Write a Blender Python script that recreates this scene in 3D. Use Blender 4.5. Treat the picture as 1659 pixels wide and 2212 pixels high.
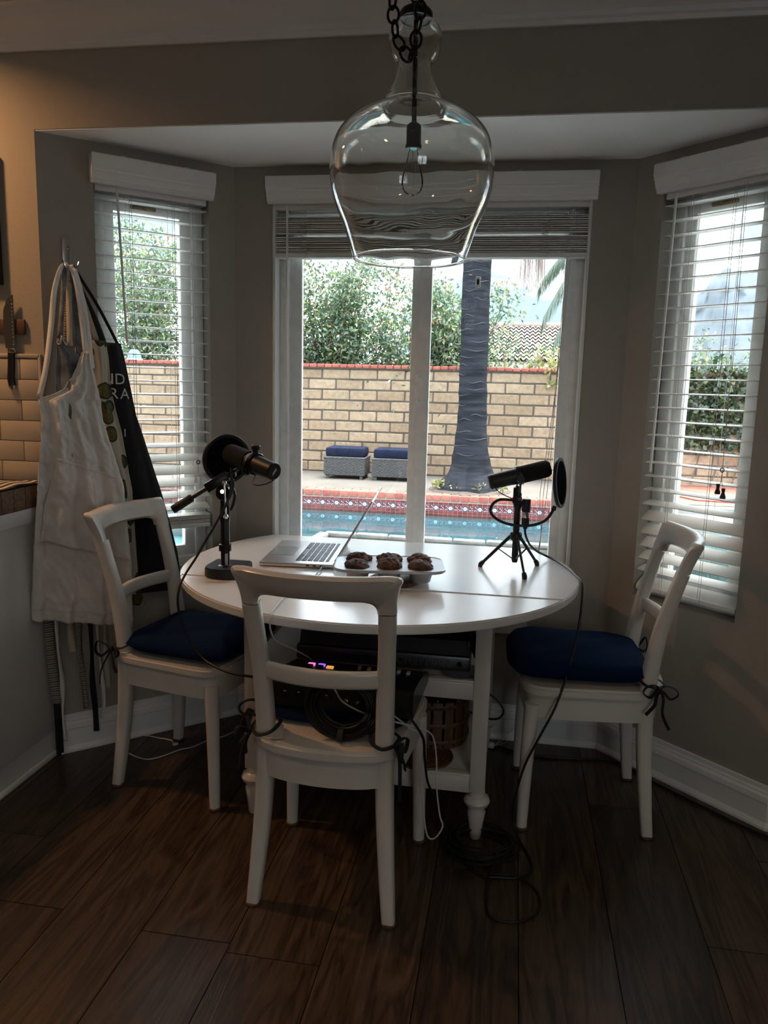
import bpy, bmesh, math, random
import numpy as np
from mathutils import Vector, Matrix
R = math.radians
rnd = random.Random(7)
nrs = np.random.RandomState(11)
SC = bpy.context.scene
COL = SC.collection
for o in list(bpy.data.objects): bpy.data.objects.remove(o)

# ------------------------------------------------------------------ camera
YAW, PITCH, ROLL, HC = 0.1622, 0.1647, 0.0244, 1.335
fw = Vector((-math.sin(YAW)*math.cos(PITCH), math.cos(YAW)*math.cos(PITCH), -math.sin(PITCH)))
rt = Vector((math.cos(YAW), math.sin(YAW), 0)); up = rt.cross(fw)
c_, s_ = math.cos(ROLL), math.sin(ROLL)
rt, up = c_*rt + s_*up, -s_*rt + c_*up
cam = bpy.data.cameras.new('camera'); camo = bpy.data.objects.new('camera', cam); COL.objects.link(camo)
camo.matrix_world = Matrix(((rt.x, up.x, -fw.x, 0), (rt.y, up.y, -fw.y, 0), (rt.z, up.z, -fw.z, HC), (0, 0, 0, 1)))
cam.sensor_fit = 'VERTICAL'; cam.sensor_height = 32.0; cam.lens = 1678.0/2212.0*32.0
cam.clip_start = 0.05; cam.clip_end = 2000
SC.camera = camo

# ------------------------------------------------------------------ sky, sun, exposure
SKY_STRENGTH = 3.75
SUN_STRENGTH = 12.0
EXPOSURE = 0.95
w = bpy.data.worlds.new('overcast_sky'); SC.world = w; w.use_nodes = True
nt = w.node_tree; nt.nodes.clear()
wo = nt.nodes.new('ShaderNodeOutputWorld'); bg = nt.nodes.new('ShaderNodeBackground')
tc = nt.nodes.new('ShaderNodeTexCoord'); mp = nt.nodes.new('ShaderNodeMapping'); mp.inputs['Scale'].default_value = (1, 1, 3.0)
nz = nt.nodes.new('ShaderNodeTexNoise'); nz.inputs['Scale'].default_value = 2.6; nz.inputs['Detail'].default_value = 6; nz.inputs['Roughness'].default_value = .55
cr = nt.nodes.new('ShaderNodeValToRGB')
cr.color_ramp.elements[0].position = .42; cr.color_ramp.elements[0].color = (.105, .138, .170, 1)
cr.color_ramp.elements[1].position = .70; cr.color_ramp.elements[1].color = (1.2, 1.26, 1.32, 1)
nt.links.new(tc.outputs['Generated'], mp.inputs['Vector']); nt.links.new(mp.outputs['Vector'], nz.inputs['Vector'])
nt.links.new(nz.outputs['Fac'], cr.inputs['Fac']); # standard overcast sky: three times brighter overhead than at the horizon
sz = nt.nodes.new('ShaderNodeSeparateXYZ'); nt.links.new(tc.outputs['Generated'], sz.inputs[0])
mz = nt.nodes.new('ShaderNodeMath'); mz.operation = 'MAXIMUM'; mz.inputs[1].default_value = 0; nt.links.new(sz.outputs[2], mz.inputs[0])
ma = nt.nodes.new('ShaderNodeMath'); ma.operation = 'MULTIPLY_ADD'; ma.inputs[1].default_value = 2; ma.inputs[2].default_value = 1; nt.links.new(mz.outputs[0], ma.inputs[0])
vm = nt.nodes.new('ShaderNodeVectorMath'); vm.operation = 'SCALE'; nt.links.new(cr.outputs['Color'], vm.inputs[0]); nt.links.new(ma.outputs[0], vm.inputs['Scale'])
nt.links.new(vm.outputs[0], bg.inputs['Color'])
bg.inputs['Strength'].default_value = SKY_STRENGTH
nt.links.new(bg.outputs['Background'], wo.inputs['Surface'])
sl = bpy.data.lights.new('sun', 'SUN'); sl.energy = SUN_STRENGTH; sl.angle = R(35); sl.color = (1, .95, .88)
slo = bpy.data.objects.new('sun', sl); COL.objects.link(slo); slo.rotation_euler = (R(-12), R(14), 0)
vs = SC.view_settings; vs.view_transform = 'Standard'; vs.look = 'None'; vs.exposure = EXPOSURE; vs.gamma = 1.0; vs.use_curve_mapping = False

# ------------------------------------------------------------------ mesh helpers
class MB:
    def __init__(s): s.v = []; s.f = []
    def add(s, vs, fs):
        b = len(s.v); s.v += [tuple(x) for x in vs]; s.f += [tuple(b+i for i in f) for f in fs]; return s
    def box(s, c, d, M=None, bev=0.0):
        x, y, z = d[0]/2, d[1]/2, d[2]/2
        if bev > 0:
            bm = bmesh.new(); bmesh.ops.create_cube(bm, size=1)
            for v in bm.verts: v.co = Vector((v.co.x*d[0], v.co.y*d[1], v.co.z*d[2]))
            bmesh.ops.bevel(bm, geom=bm.edges[:], offset=bev, segments=2, affect='EDGES', profile=.5)
            vs = [v.co.copy() for v in bm.verts]; bm.verts.index_update(); fs = [[v.index for v in f.verts] for f in bm.faces]; bm.free()
        else:
            vs = [Vector(p) for p in ((-x,-y,-z),(x,-y,-z),(x,y,-z),(-x,y,-z),(-x,-y,z),(x,-y,z),(x,y,z),(-x,y,z))]
            fs = [(3,2,1,0),(4,5,6,7),(0,1,5,4),(1,2,6,5),(2,3,7,6),(3,0,4,7)]
        if M is not None: vs = [M @ v for v in vs]
        return s.add([v + Vector(c) for v in vs], fs)
    def b2(s, a, b, bev=0.0):
        return s.box([(a[i]+b[i])/2 for i in range(3)], [abs(b[i]-a[i]) for i in range(3)], None, bev)
    def sweep(s, pts, rad, n=8, closed=False, prof=None, upv=None, caps=True):
        P = [Vector(p) for p in pts]; m = len(P)
        rad = list(rad) if hasattr(rad, '__len__') else [rad]*m
        if prof is None: prof = [(math.cos(2*math.pi*k/n), math.sin(2*math.pi*k/n)) for k in range(n)]
        n = len(prof); vs = []; N = None
        for i in range(m):
            if closed: T = (P[(i+1) % m]-P[i-1])
            else: T = P[min(i+1, m-1)]-P[max(i-1, 0)]
            T.normalize()
            if upv is not None: N = Vector(upv) - T*T.dot(Vector(upv))
            elif N is None: N = Vector((0,0,1)) if abs(T.z) < .9 else Vector((1,0,0)); N = N - T*T.dot(N)
            else: N = N - T*T.dot(N)
            if N.length < 1e-6: N = T.orthogonal()
            N.normalize(); B = T.cross(N); r = rad[i]
            ra, rb = (r if hasattr(r, '__len__') else (r, r))
            for a, b in prof: vs.append(P[i] + N*(a*ra) + B*(b*rb))
        fs = []
        for i in range(m if closed else m-1):
            j = (i+1) % m
            for k in range(n):
                l = (k+1) % n; fs.append((i*n+k, i*n+l, j*n+l, j*n+k))
        if not closed and caps: fs.append(tuple(range(n))[::-1]); fs.append(tuple((m-1)*n+k for k in range(n)))
        return s.add(vs, fs)
    def tube(s, a, b, r0, r1=None, n=16):
        return s.sweep([a, b], [r0, r0 if r1 is None else r1], n)
    def lathe(s, prof, c=(0,0,0), n=32, M=None, closed=False):
        vs = []; m = len(prof)
        for (r, z) in prof:
            for k in range(n):
                a = 2*math.pi*k/n; v = Vector((r*math.cos(a), r*math.sin(a), z))
                if M is not None: v = M @ v
                vs.append(v + Vector(c))
        fs = []
        for i in range(m if closed else m-1):
            j = (i+1) % m
            for k in range(n):
                l = (k+1) % n; fs.append((i*n+k, i*n+l, j*n+l, j*n+k))
        if not closed:
            if prof[0][0] > 1e-5: fs.append(tuple(range(n))[::-1])
            if prof[-1][0] > 1e-5: fs.append(tuple((m-1)*n+k for k in range(n)))
        return s.add(vs, fs)
    def prism(s, poly, a, b, ax=2, M=None):
        n = len(poly); vs = []
        for h in (a, b):
            for p in poly:
                q = (p[0], p[1], h) if ax == 2 else ((p[0], h, p[1]) if ax == 1 else (h, p[0], p[1]))
                vs.append(M @ Vector(q) if M is not None else q)
        fs = [tuple(range(n))[::-1], tuple(range(n, 2*n))] + [(i, (i+1) % n, n+(i+1) % n, n+i) for i in range(n)]
        return s.add(vs, fs)
    def grid(s, fn, nu, nv, cu=False, cv=False):
        vs = [fn(i/(nu if cu else nu-1), j/(nv if cv else nv-1)) for i in range(nu) for j in range(nv)]
        fs = []
        for i in range(nu if cu else nu-1):
            for j in range(nv if cv else nv-1):
                a, b = (i+1) % nu, (j+1) % nv
                fs.append((i*nv+j, a*nv+j, a*nv+b, i*nv+b))
        return s.add(vs, fs)
    def mesh(s, name, smooth=True, ang=40):
        me = bpy.data.meshes.new(name); me.from_pydata([tuple(v) for v in s.v], [], s.f)
        bm = bmesh.new(); bm.from_mesh(me); bmesh.ops.remove_doubles(bm, verts=bm.verts, dist=1e-6)
        bmesh.ops.recalc_face_normals(bm, faces=bm.faces); bm.to_mesh(me); bm.free()
        if smooth:
            me.polygons.foreach_set('use_smooth', [True]*len(me.polygons)); me.set_sharp_from_angle(angle=R(ang))
        return me
def cat(pts, k=6, closed=False):
    P = [Vector(p) for p in pts]; n = len(P); out = []
    for i in range(n if closed else n-1):
        if closed: a, b, c, d = P[i-1], P[i], P[(i+1) % n], P[(i+2) % n]
        else: a, b, c, d = P[max(i-1,0)], P[i], P[i+1], P[min(i+2,n-1)]
        for j in range(k):
            t = j/k; out.append(.5*((2*b)+(c-a)*t+(2*a-5*b+4*c-d)*t*t+(3*b-a-3*c+d)*t**3))
    if not closed: out.append(P[-1])
    return out
LOC = {}
def thing(name, label, category, loc=(0,0,0), rotz=0, group=None):
    o = bpy.data.objects.new(name, None); COL.objects.link(o); o.empty_display_size = .05
    o.location = loc; o.rotation_euler = (0, 0, rotz); o['label'] = label; o['category'] = category
    if group: o['group'] = group
    LOC[o.name] = Vector(loc); return o
def tag(o, label, category, group=None):
    o['label'] = label; o['category'] = category
    if group: o['group'] = group
    return o
def ob(name, mb, mat, parent=None, world=False, smooth=True, ang=40, sub=0, solid=0):
    me = mb.mesh(name, smooth, ang) if isinstance(mb, MB) else mb
    o = bpy.data.objects.new(name, me); COL.objects.link(o)
    if mat is not None and len(me.materials) == 0: me.materials.append(mat)
    if parent is not None:
        o.parent = parent
        if world:
            p = parent; off = Vector((0,0,0))
            while p is not None: off += Vector(p.location); p = p.parent
            o.location = -off
    if solid:
        md = o.modifiers.new('thickness', 'SOLIDIFY'); md.thickness = solid; md.offset = 0
    if sub:
        md = o.modifiers.new('smooth', 'SUBSURF'); md.levels = sub; md.render_levels = sub
    return o
def struct(name, mb, mat, parent=None, **k):
    o = ob(name, mb, mat, parent, **k)
    if parent is None: o['kind'] = 'structure'
    return o
def sroot(name, loc=(0,0,0)):
    o = bpy.data.objects.new(name, None); COL.objects.link(o); o.location = loc; o['kind'] = 'structure'; o.empty_display_size = .05; return o
def copy_tree(o, parent=None):
    c = o.copy(); COL.objects.link(c); c.parent = parent
    for ch in list(o.children): copy_tree(ch, c)
    return c
def inst(name, me, parent, loc=(0,0,0), rot=(0,0,0), scale=(1,1,1), mat=None):
    o = bpy.data.objects.new(name, me); COL.objects.link(o); o.parent = parent
    o.location = loc; o.rotation_euler = rot; o.scale = scale
    if mat is not None:
        if not me.materials: me.materials.append(mat)
    return o

# ------------------------------------------------------------------ materials
def mat(name, col, rough=.5, metal=0., bump=0., bscale=80., var=0., vscale=6., spec=None, coat=0., sheen=0., stretch=None, detail=4):
    m = bpy.data.materials.new(name); m.use_nodes = True; n = m.node_tree; p = n.nodes['Principled BSDF']
    p.inputs['Base Color'].default_value = (*col, 1); p.inputs['Roughness'].default_value = rough; p.inputs['Metallic'].default_value = metal
    if spec is not None: p.inputs['Specular IOR Level'].default_value = spec
    if coat: p.inputs['Coat Weight'].default_value = coat; p.inputs['Coat Roughness'].default_value = .15
    if sheen: p.inputs['Sheen Weight'].default_value = sheen
    t = None
    if bump or var:
        t = n.nodes.new('ShaderNodeTexCoord')
        src = t.outputs['Object']
        if stretch:
            q = n.nodes.new('ShaderNodeMapping'); q.inputs['Scale'].default_value = stretch; n.links.new(src, q.inputs['Vector']); src = q.outputs['Vector']
    if bump:
        z = n.nodes.new('ShaderNodeTexNoise'); z.inputs['Scale'].default_value = bscale; z.inputs['Detail'].default_value = detail
        b = n.nodes.new('ShaderNodeBump'); b.inputs['Strength'].default_value = bump; b.inputs['Distance'].default_value = .004
        n.links.new(src, z.inputs['Vector']); n.links.new(z.outputs['Fac'], b.inputs['Height']); n.links.new(b.outputs['Normal'], p.inputs['Normal'])
    if var:
        z = n.nodes.new('ShaderNodeTexNoise'); z.inputs['Scale'].default_value = vscale; z.inputs['Detail'].default_value = 5
        r = n.nodes.new('ShaderNodeValToRGB'); e = r.color_ramp.elements
        e[0].position = .3; e[1].position = .7
        e[0].color = (*[max(0, x*(1-var)) for x in col], 1); e[1].color = (*[min(1, x*(1+var)) for x in col], 1)
        n.links.new(src, z.inputs['Vector']); n.links.new(z.outputs['Fac'], r.inputs['Fac']); n.links.new(r.outputs['Color'], p.inputs['Base Color'])
    return m
def thin_glass(name, tint=(1,1,1), gloss=1.0, rough=0.0):
    m = bpy.data.materials.new(name); m.use_nodes = True; n = m.node_tree; n.nodes.clear()
    o = n.nodes.new('ShaderNodeOutputMaterial'); tr = n.nodes.new('ShaderNodeBsdfTransparent'); gl = n.nodes.new('ShaderNodeBsdfGlossy')
    mx = n.nodes.new('ShaderNodeMixShader'); fr = n.nodes.new('ShaderNodeFresnel'); fr.inputs['IOR'].default_value = 1.45
    tr.inputs['Color'].default_value = (*tint, 1); gl.inputs['Roughness'].default_value = rough; gl.inputs['Color'].default_value = (gloss,)*3 + (1,)
    n.links.new(fr.outputs['Fac'], mx.inputs['Fac']); n.links.new(tr.outputs['BSDF'], mx.inputs[1]); n.links.new(gl.outputs['BSDF'], mx.inputs[2]); n.links.new(mx.outputs['Shader'], o.inputs['Surface'])
    return m
def emis(name, col, strength):
    m = bpy.data.materials.new(name); m.use_nodes = True; p = m.node_tree.nodes['Principled BSDF']
    p.inputs['Base Color'].default_value = (*[x*.5 for x in col], 1); p.inputs['Emission Color'].default_value = (*col, 1); p.inputs['Emission Strength'].default_value = strength
    return m
def leafmat(name, stops, transl=.35):
    m = bpy.data.materials.new(name); m.use_nodes = True; n = m.node_tree; n.nodes.clear()
    o = n.nodes.new('ShaderNodeOutputMaterial'); g = n.nodes.new('ShaderNodeNewGeometry'); r = n.nodes.new('ShaderNodeValToRGB')
    e = r.color_ramp.elements
    while len(e) < len(stops): e.new(.5)
    for k, (p, c) in enumerate(stops): e[k].position = p; e[k].color = (*c, 1)
    d = n.nodes.new('ShaderNodeBsdfDiffuse'); t = n.nodes.new('ShaderNodeBsdfTranslucent'); gl = n.nodes.new('ShaderNodeBsdfGlossy'); gl.inputs['Roughness'].default_value = .4
    mx = n.nodes.new('ShaderNodeMixShader'); mx.inputs['Fac'].default_value = transl; m2 = n.nodes.new('ShaderNodeMixShader'); m2.inputs['Fac'].default_value = .06
    n.links.new(g.outputs['Random Per Island'], r.inputs['Fac'])
    for b in (d, t): n.links.new(r.outputs['Color'], b.inputs['Color'])
    n.links.new(d.outputs['BSDF'], mx.inputs[1]); n.links.new(t.outputs['BSDF'], mx.inputs[2]); n.links.new(mx.outputs['Shader'], m2.inputs[1]); n.links.new(gl.outputs['BSDF'], m2.inputs[2]); n.links.new(m2.outputs['Shader'], o.inputs['Surface'])
    return m
def stripemat(name, cols, axis=2, period=.02, rough=.8):
    # woven stripes: colour list repeats along an axis of object space
    m = bpy.data.materials.new(name); m.use_nodes = True; n = m.node_tree; p = n.nodes['Principled BSDF']; p.inputs['Roughness'].default_value = rough
    t = n.nodes.new('ShaderNodeTexCoord'); sp = n.nodes.new('ShaderNodeSeparateXYZ'); n.links.new(t.outputs['Object'], sp.inputs[0])
    a = n.nodes.new('ShaderNodeMath'); a.operation = 'DIVIDE'; a.inputs[1].default_value = period; n.links.new(sp.outputs[axis], a.inputs[0])
    f = n.nodes.new('ShaderNodeMath'); f.operation = 'FRACT'; n.links.new(a.outputs[0], f.inputs[0])
    r = n.nodes.new('ShaderNodeValToRGB'); r.color_ramp.interpolation = 'CONSTANT'; e = r.color_ramp.elements
    while len(e) < len(cols): e.new(.5)
    for k, (q, c) in enumerate(cols): e[k].position = q; e[k].color = (*c, 1)
    n.links.new(f.outputs[0], r.inputs['Fac']); n.links.new(r.outputs['Color'], p.inputs['Base Color'])
    return m
def woodmat(name, c0, c1, scale=1., rough=.45, axis=1, rand=.25, bump=.25):
    m = bpy.data.materials.new(name); m.use_nodes = True; n = m.node_tree; p = n.nodes['Principled BSDF']; p.inputs['Roughness'].default_value = rough
    t = n.nodes.new('ShaderNodeTexCoord'); oi = n.nodes.new('ShaderNodeObjectInfo'); mp = n.nodes.new('ShaderNodeMapping')
    sc = [9*scale]*3; sc[axis] = .9*scale; mp.inputs['Scale'].default_value = sc
    off = n.nodes.new('ShaderNodeMath'); off.operation = 'MULTIPLY'; off.inputs[1].default_value = 37.; n.links.new(oi.outputs['Random'], off.inputs[0])
    ad = n.nodes.new('ShaderNodeVectorMath'); ad.operation = 'ADD'; n.links.new(t.outputs['Object'], ad.inputs[0]); n.links.new(off.outputs[0], ad.inputs[1]); n.links.new(ad.outputs[0], mp.inputs['Vector'])
    z = n.nodes.new('ShaderNodeTexNoise'); z.inputs['Scale'].default_value = 1.2; z.inputs['Detail'].default_value = 3; z.inputs['Distortion'].default_value = 1.2
    ml = n.nodes.new('ShaderNodeMath'); ml.operation = 'MULTIPLY'; ml.inputs[1].default_value = 11.; fr = n.nodes.new('ShaderNodeMath'); fr.operation = 'PINGPONG'; fr.inputs[1].default_value = 1.
    n.links.new(mp.outputs[0], z.inputs['Vector']); n.links.new(z.outputs['Fac'], ml.inputs[0]); n.links.new(ml.outputs[0], fr.inputs[0])
    z2 = n.nodes.new('ShaderNodeTexNoise'); z2.inputs['Scale'].default_value = 14.; z2.inputs['Detail'].default_value = 6; n.links.new(mp.outputs[0], z2.inputs['Vector'])
    mx = n.nodes.new('ShaderNodeMix'); mx.data_type = 'FLOAT'; mx.inputs[0].default_value = .55; n.links.new(fr.outputs[0], mx.inputs[2]); n.links.new(z2.outputs['Fac'], mx.inputs[3])
    r = n.nodes.new('ShaderNodeValToRGB'); e = r.color_ramp.elements; e[0].position = .15; e[0].color = (*c0, 1); e[1].position = .85; e[1].color = (*c1, 1); n.links.new(mx.outputs[0], r.inputs['Fac'])
    hs = n.nodes.new('ShaderNodeHueSaturation'); vv = n.nodes.new('ShaderNodeMapRange'); vv.inputs[3].default_value = 1-rand; vv.inputs[4].default_value = 1+rand; n.links.new(oi.outputs['Random'], vv.inputs[0]); n.links.new(vv.outputs[0], hs.inputs['Value']); n.links.new(r.outputs['Color'], hs.inputs['Color']); n.links.new(hs.outputs['Color'], p.inputs['Base Color'])
    if bump:
        b = n.nodes.new('ShaderNodeBump'); b.inputs['Strength'].default_value = bump; b.inputs['Distance'].default_value = .002; n.links.new(mx.outputs[0], b.inputs['Height']); n.links.new(b.outputs['Normal'], p.inputs['Normal'])
    return m
def randmat(name, c0, c1, rough=.8, bump=.4, bscale=30., var=.2):
    # each piece gets its own tone
    m = bpy.data.materials.new(name); m.use_nodes = True; n = m.node_tree; p = n.nodes['Principled BSDF']; p.inputs['Roughness'].default_value = rough
    oi = n.nodes.new('ShaderNodeObjectInfo'); r = n.nodes.new('ShaderNodeMix'); r.data_type = 'RGBA'; r.inputs[6].default_value = (*c0, 1); r.inputs[7].default_value = (*c1, 1); n.links.new(oi.outputs['Random'], r.inputs[0])
    t = n.nodes.new('ShaderNodeTexCoord'); z = n.nodes.new('ShaderNodeTexNoise'); z.inputs['Scale'].default_value = bscale; z.inputs['Detail'].default_value = 6; z.noise_dimensions = '4D'
    n.links.new(t.outputs['Object'], z.inputs['Vector']); n.links.new(oi.outputs['Random'], z.inputs['W'])
    b = n.nodes.new('ShaderNodeBump'); b.inputs['Strength'].default_value = bump; b.inputs['Distance'].default_value = .01; n.links.new(z.outputs['Fac'], b.inputs['Height']); n.links.new(b.outputs['Normal'], p.inputs['Normal'])
    mr = n.nodes.new('ShaderNodeMapRange'); mr.inputs[1].default_value = .3; mr.inputs[2].default_value = .7; mr.inputs[3].default_value = 1-var; mr.inputs[4].default_value = 1+var; n.links.new(z.outputs['Fac'], mr.inputs[0])
    hs = n.nodes.new('ShaderNodeHueSaturation'); n.links.new(mr.outputs[0], hs.inputs['Value']); n.links.new(r.outputs[2], hs.inputs['Color']); n.links.new(hs.outputs['Color'], p.inputs['Base Color'])
    return m
M = {}
M['wall'] = mat('greige_wall_paint', (.36,.33,.285), .75, bump=.22, bscale=140, detail=3)
M['ceil'] = mat('white_ceiling_paint', (.88,.89,.88), .85, bump=.15, bscale=160)
M['trim'] = mat('white_trim_paint', (.82,.82,.80), .35)
M['vinyl'] = mat('white_vinyl_frame', (.84,.85,.83), .4, var=.06, vscale=30)
M['slat'] = mat('white_blind_slat', (.84,.83,.80), .45)
M['cord'] = mat('blind_cord', (.6,.58,.54), .8)
M['pane'] = thin_glass('window_glass', (.95,.97,.97))
M['chair'] = mat('cream_chair_paint', (.66,.62,.57), .30, coat=.25, var=.05, vscale=9)
M['table'] = mat('white_table_paint', (.78,.77,.75), .26, coat=.25, bump=.02, bscale=14, var=.04, vscale=5)
M['navy'] = mat('navy_canvas', (.003,.014,.048), .9, spec=.08, bump=.5, bscale=260)
M['tie'] = mat('dark_navy_tape', (.004,.006,.014), .8)
M['glide'] = mat('brown_leather_glide', (.10,.055,.03), .7)
M['black'] = mat('black_plastic', (.008,.008,.009), .45)
M['blackm'] = mat('black_metal', (.012,.012,.013), .32, metal=.3)
M['foam'] = mat('black_foam', (.005,.006,.006), .95, bump=.6, bscale=420)
M['mesh'] = mat('black_nylon_mesh', (.006,.006,.007), 1., spec=0., bump=.4, bscale=700)
M['chrome'] = mat('bright_chrome', (.75,.74,.72), .12, metal=1)
M['alu'] = mat('brushed_aluminium', (.66,.68,.72), .32, metal=.75)
M['alud'] = mat('trackpad_glass', (.40,.43,.47), .25, metal=.5)
M['key'] = mat('black_key', (.02,.02,.022), .45)
M['screen'] = mat('dark_screen', (.006,.006,.008), .1)
M['rubber'] = mat('black_rubber_cable', (.006,.006,.006), .5)
M['whitec'] = mat('white_cable', (.62,.60,.57), .5)
M['tin'] = mat('grey_nonstick_tin', (.46,.47,.49), .38, metal=.45, var=.08, vscale=20)
M['muffin'] = mat('chocolate_muffin', (.10,.045,.022), .75, bump=1., bscale=70, var=.75, vscale=38)
M['oak'] = woodmat('dark_oak_plank', (.016,.0095,.006), (.105,.068,.042), 1.25, .36)
M['sub'] = mat('dark_subfloor', (.01,.008,.006), .9)
M['cloth'] = mat('oatmeal_canvas', (.76,.735,.70), .9, bump=.35, bscale=300, var=.05, vscale=7)
M['cloth2'] = mat('beige_cotton', (.50,.44,.35), .9, bump=.3, bscale=300)
M['cloth3'] = mat('black_cotton', (.008,.009,.013), .9, bump=.3, bscale=300)
M['cloth4'] = mat('charcoal_cotton', (.030,.030,.028), .9, bump=.3, bscale=300)
M['denim'] = mat('blue_grey_denim', (.16,.18,.20), .9, bump=.4, bscale=240, var=.5, vscale=24)
M['letter'] = mat('white_print', (.6,.6,.6), .8)
M['thread'] = mat('pale_thread', (.62,.60,.57), .9)
M['stripe'] = stripemat('striped_webbing', [(0,(.40,.37,.31)),(.28,(.012,.012,.012)),(.45,(.34,.31,.26)),(.58,(.012,.012,.012)),(.66,(.40,.37,.31)),(.85,(.012,.012,.012))], 2, .0165)
M['clear'] = None
M['iron'] = mat('dark_bronze_chain', (.012,.010,.009), .4, metal=.7)
M['tile'] = randmat('warm_subway_tile', (.46,.40,.33), (.52,.46,.38), .25, .06, 8, .04)
M['grout'] = mat('tile_grout', (.24,.20,.17), .9)
M['cab'] = mat('white_cabinet_paint', (.66,.66,.65), .45, bump=.02, bscale=20)
M['counter'] = mat('white_quartz', (.74,.75,.75), .22)
M['crate'] = woodmat('crate_wood', (.10,.055,.03), (.25,.15,.085), 2., .6, 0)
M['steel'] = mat('knife_steel', (.42,.42,.42), .3, metal=1)
M['walnut'] = woodmat('walnut', (.06,.03,.018), (.17,.09,.05), 3., .5, 2)
M['patio'] = mat('cream_paver', (.72,.69,.64), .9, var=.08, vscale=4)  # kept pale so ground out of view bounces daylight indoors
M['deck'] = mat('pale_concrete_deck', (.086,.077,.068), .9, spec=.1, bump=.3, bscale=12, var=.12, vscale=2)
M['block'] = randmat('tan_slump_block', (.178,.120,.074), (.25,.182,.120), .95, .9, 16, .2)
M['mortar'] = mat('grey_mortar', (.060,.050,.042), .95)
M['redbrick'] = randmat('red_brick', (.20,.042,.028), (.27,.075,.05), .8, .5, 30, .2)
M['mortar2'] = mat('pale_mortar', (.18,.165,.15), .95)
M['plaster'] = mat('blue_pool_plaster', (.13,.30,.33), .8, var=.2, vscale=2)
M['soil'] = mat('dark_soil', (.045,.032,.024), .95, bump=1, bscale=20, var=.5, vscale=20)
M['bark'] = mat('grey_palm_bark', (.017,.018,.022), 1., spec=.05, bump=1., bscale=30, var=.45, vscale=3, stretch=(1,1,9))
M['bark2'] = mat('brown_shrub_bark', (.09,.065,.05), .9, bump=.5, bscale=40)
M['wicker'] = mat('grey_wicker', (.046,.044,.043), .7, var=.45, vscale=40)
M['wicker2'] = mat('dark_wicker_core', (.045,.042,.04), .9)
M['bluecush'] = mat('blue_outdoor_fabric', (.0095,.0125,.026), .9, spec=.05, bump=.3, bscale=200, var=.2, vscale=8)
M['rooftile'] = randmat('pale_clay_roof_tile', (.185,.140,.125), (.245,.195,.172), .85, .3, 8, .12)
M['mount'] = mat('hazy_chaparral_slope', (.115,.135,.155), 1., spec=.0, var=.25, vscale=.03)  # distance haze put into the blue-grey base colour
M['stucco'] = mat('house_stucco', (.5,.44,.38), .9)
M['stone'] = mat('grey_spa_stone', (.085,.080,.072), .9, bump=.6, bscale=30, var=.4, vscale=12)
M['moss'] = mat('dark_wet_pebble', (.022,.025,.020), .5, bump=.6, bscale=30, var=.7, vscale=25)
LEAF = leafmat('shrub_leaf', [(0,(.026,.058,.034)),(.35,(.050,.098,.056)),(.62,(.085,.140,.075)),(.82,(.14,.20,.07)),(.93,(.23,.24,.07)),(.97,(.19,.075,.05)),(1,(.21,.12,.09))])
LEAF2 = leafmat('dark_leaf', [(0,(.012,.028,.013)),(.5,(.026,.055,.024)),(.85,(.055,.09,.034)),(1,(.13,.16,.045))])
FROND = leafmat('palm_frond_leaf', [(0,(.05,.085,.06)),(.6,(.08,.12,.085)),(1,(.13,.165,.11))])
DEAD = leafmat('dry_palm_leaf', [(0,(.11,.07,.055)),(.6,(.18,.125,.105)),(1,(.23,.18,.16))])
YEL = leafmat('yellow_green_leaf', [(0,(.12,.14,.035)),(.6,(.2,.2,.06)),(1,(.26,.24,.12))])

# ================================================================== ROOM SHELL
OL = Vector((-1.54, 2.393, 0)); BL = Vector((-1.047, 2.851, 0)); BR = Vector((.370, 2.851, 0)); OR = Vector((.833, 2.393, 0))
ZC, ZT, YH = 2.097, 2.46, 2.393
Z0W, Z1W = .614, 1.985
ZG_ = -.06
def frame_of(A, B):
    t = (B-A).normalized(); n = Vector((t.y, -t.x, 0)); return A, t, n      # n points into the room
def wall_with_opening(A, B, z0, z1, s0, s1, h0, h1, th=.14, ext=.058):
    A, t, n = frame_of(A, B); L = (B-A).length; mb = MB()
    Sg = [0, s0, s1, L]; Zg = [z0, h0, h1, z1]; back = [-ext, s0, s1, L+ext]
    vs = [A+t*a+Vector((0,0,b)) for a in Sg for b in Zg] + [A+t*a-n*th+Vector((0,0,b)) for a in back for b in Zg]
    I = lambda i, j, k: k*16+i*4+j; fs = []
    for i in range(3):
        for j in range(3):
            if (i, j) == (1, 1): continue
            for k in (0, 1):
                q = (I(i,j,k), I(i+1,j,k), I(i+1,j+1,k), I(i,j+1,k)); fs.append(q if k == 0 else q[::-1])
    for a, b in (((1,1),(2,1)), ((2,1),(2,2)), ((2,2),(1,2)), ((1,2),(1,1))): fs.append((I(*a,0), I(*b,0), I(*b,1), I(*a,1)))
    for i in range(3):
        fs.append((I(i,0,0), I(i+1,0,0), I(i+1,0,1), I(i,0,1))); fs.append((I(i,3,0), I(i+1,3,0), I(i+1,3,1), I(i,3,1)))
        fs.append((I(0,i,0), I(0,i+1,0), I(0,i+1,1), I(0,i,1))); fs.append((I(3,i,0), I(3,i+1,0), I(3,i+1,1), I(3,i,1)))
    return mb.add(vs, fs)
SL, SC_, SR = (.175, .573), (.142, 1.275), (.103, .487)
struct('wall_bay_left', wall_with_opening(OL, BL, -.1, ZC, *SL, Z0W, Z1W), M['wall'], smooth=False)
struct('wall_bay_center', wall_with_opening(BL, BR, -.1, ZC, *SC_, Z0W, Z1W), M['wall'], smooth=False)
struct('wall_bay_right', wall_with_opening(BR, OR, -.1, ZC, *SR, Z0W, Z1W), M['wall'], smooth=False)
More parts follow.
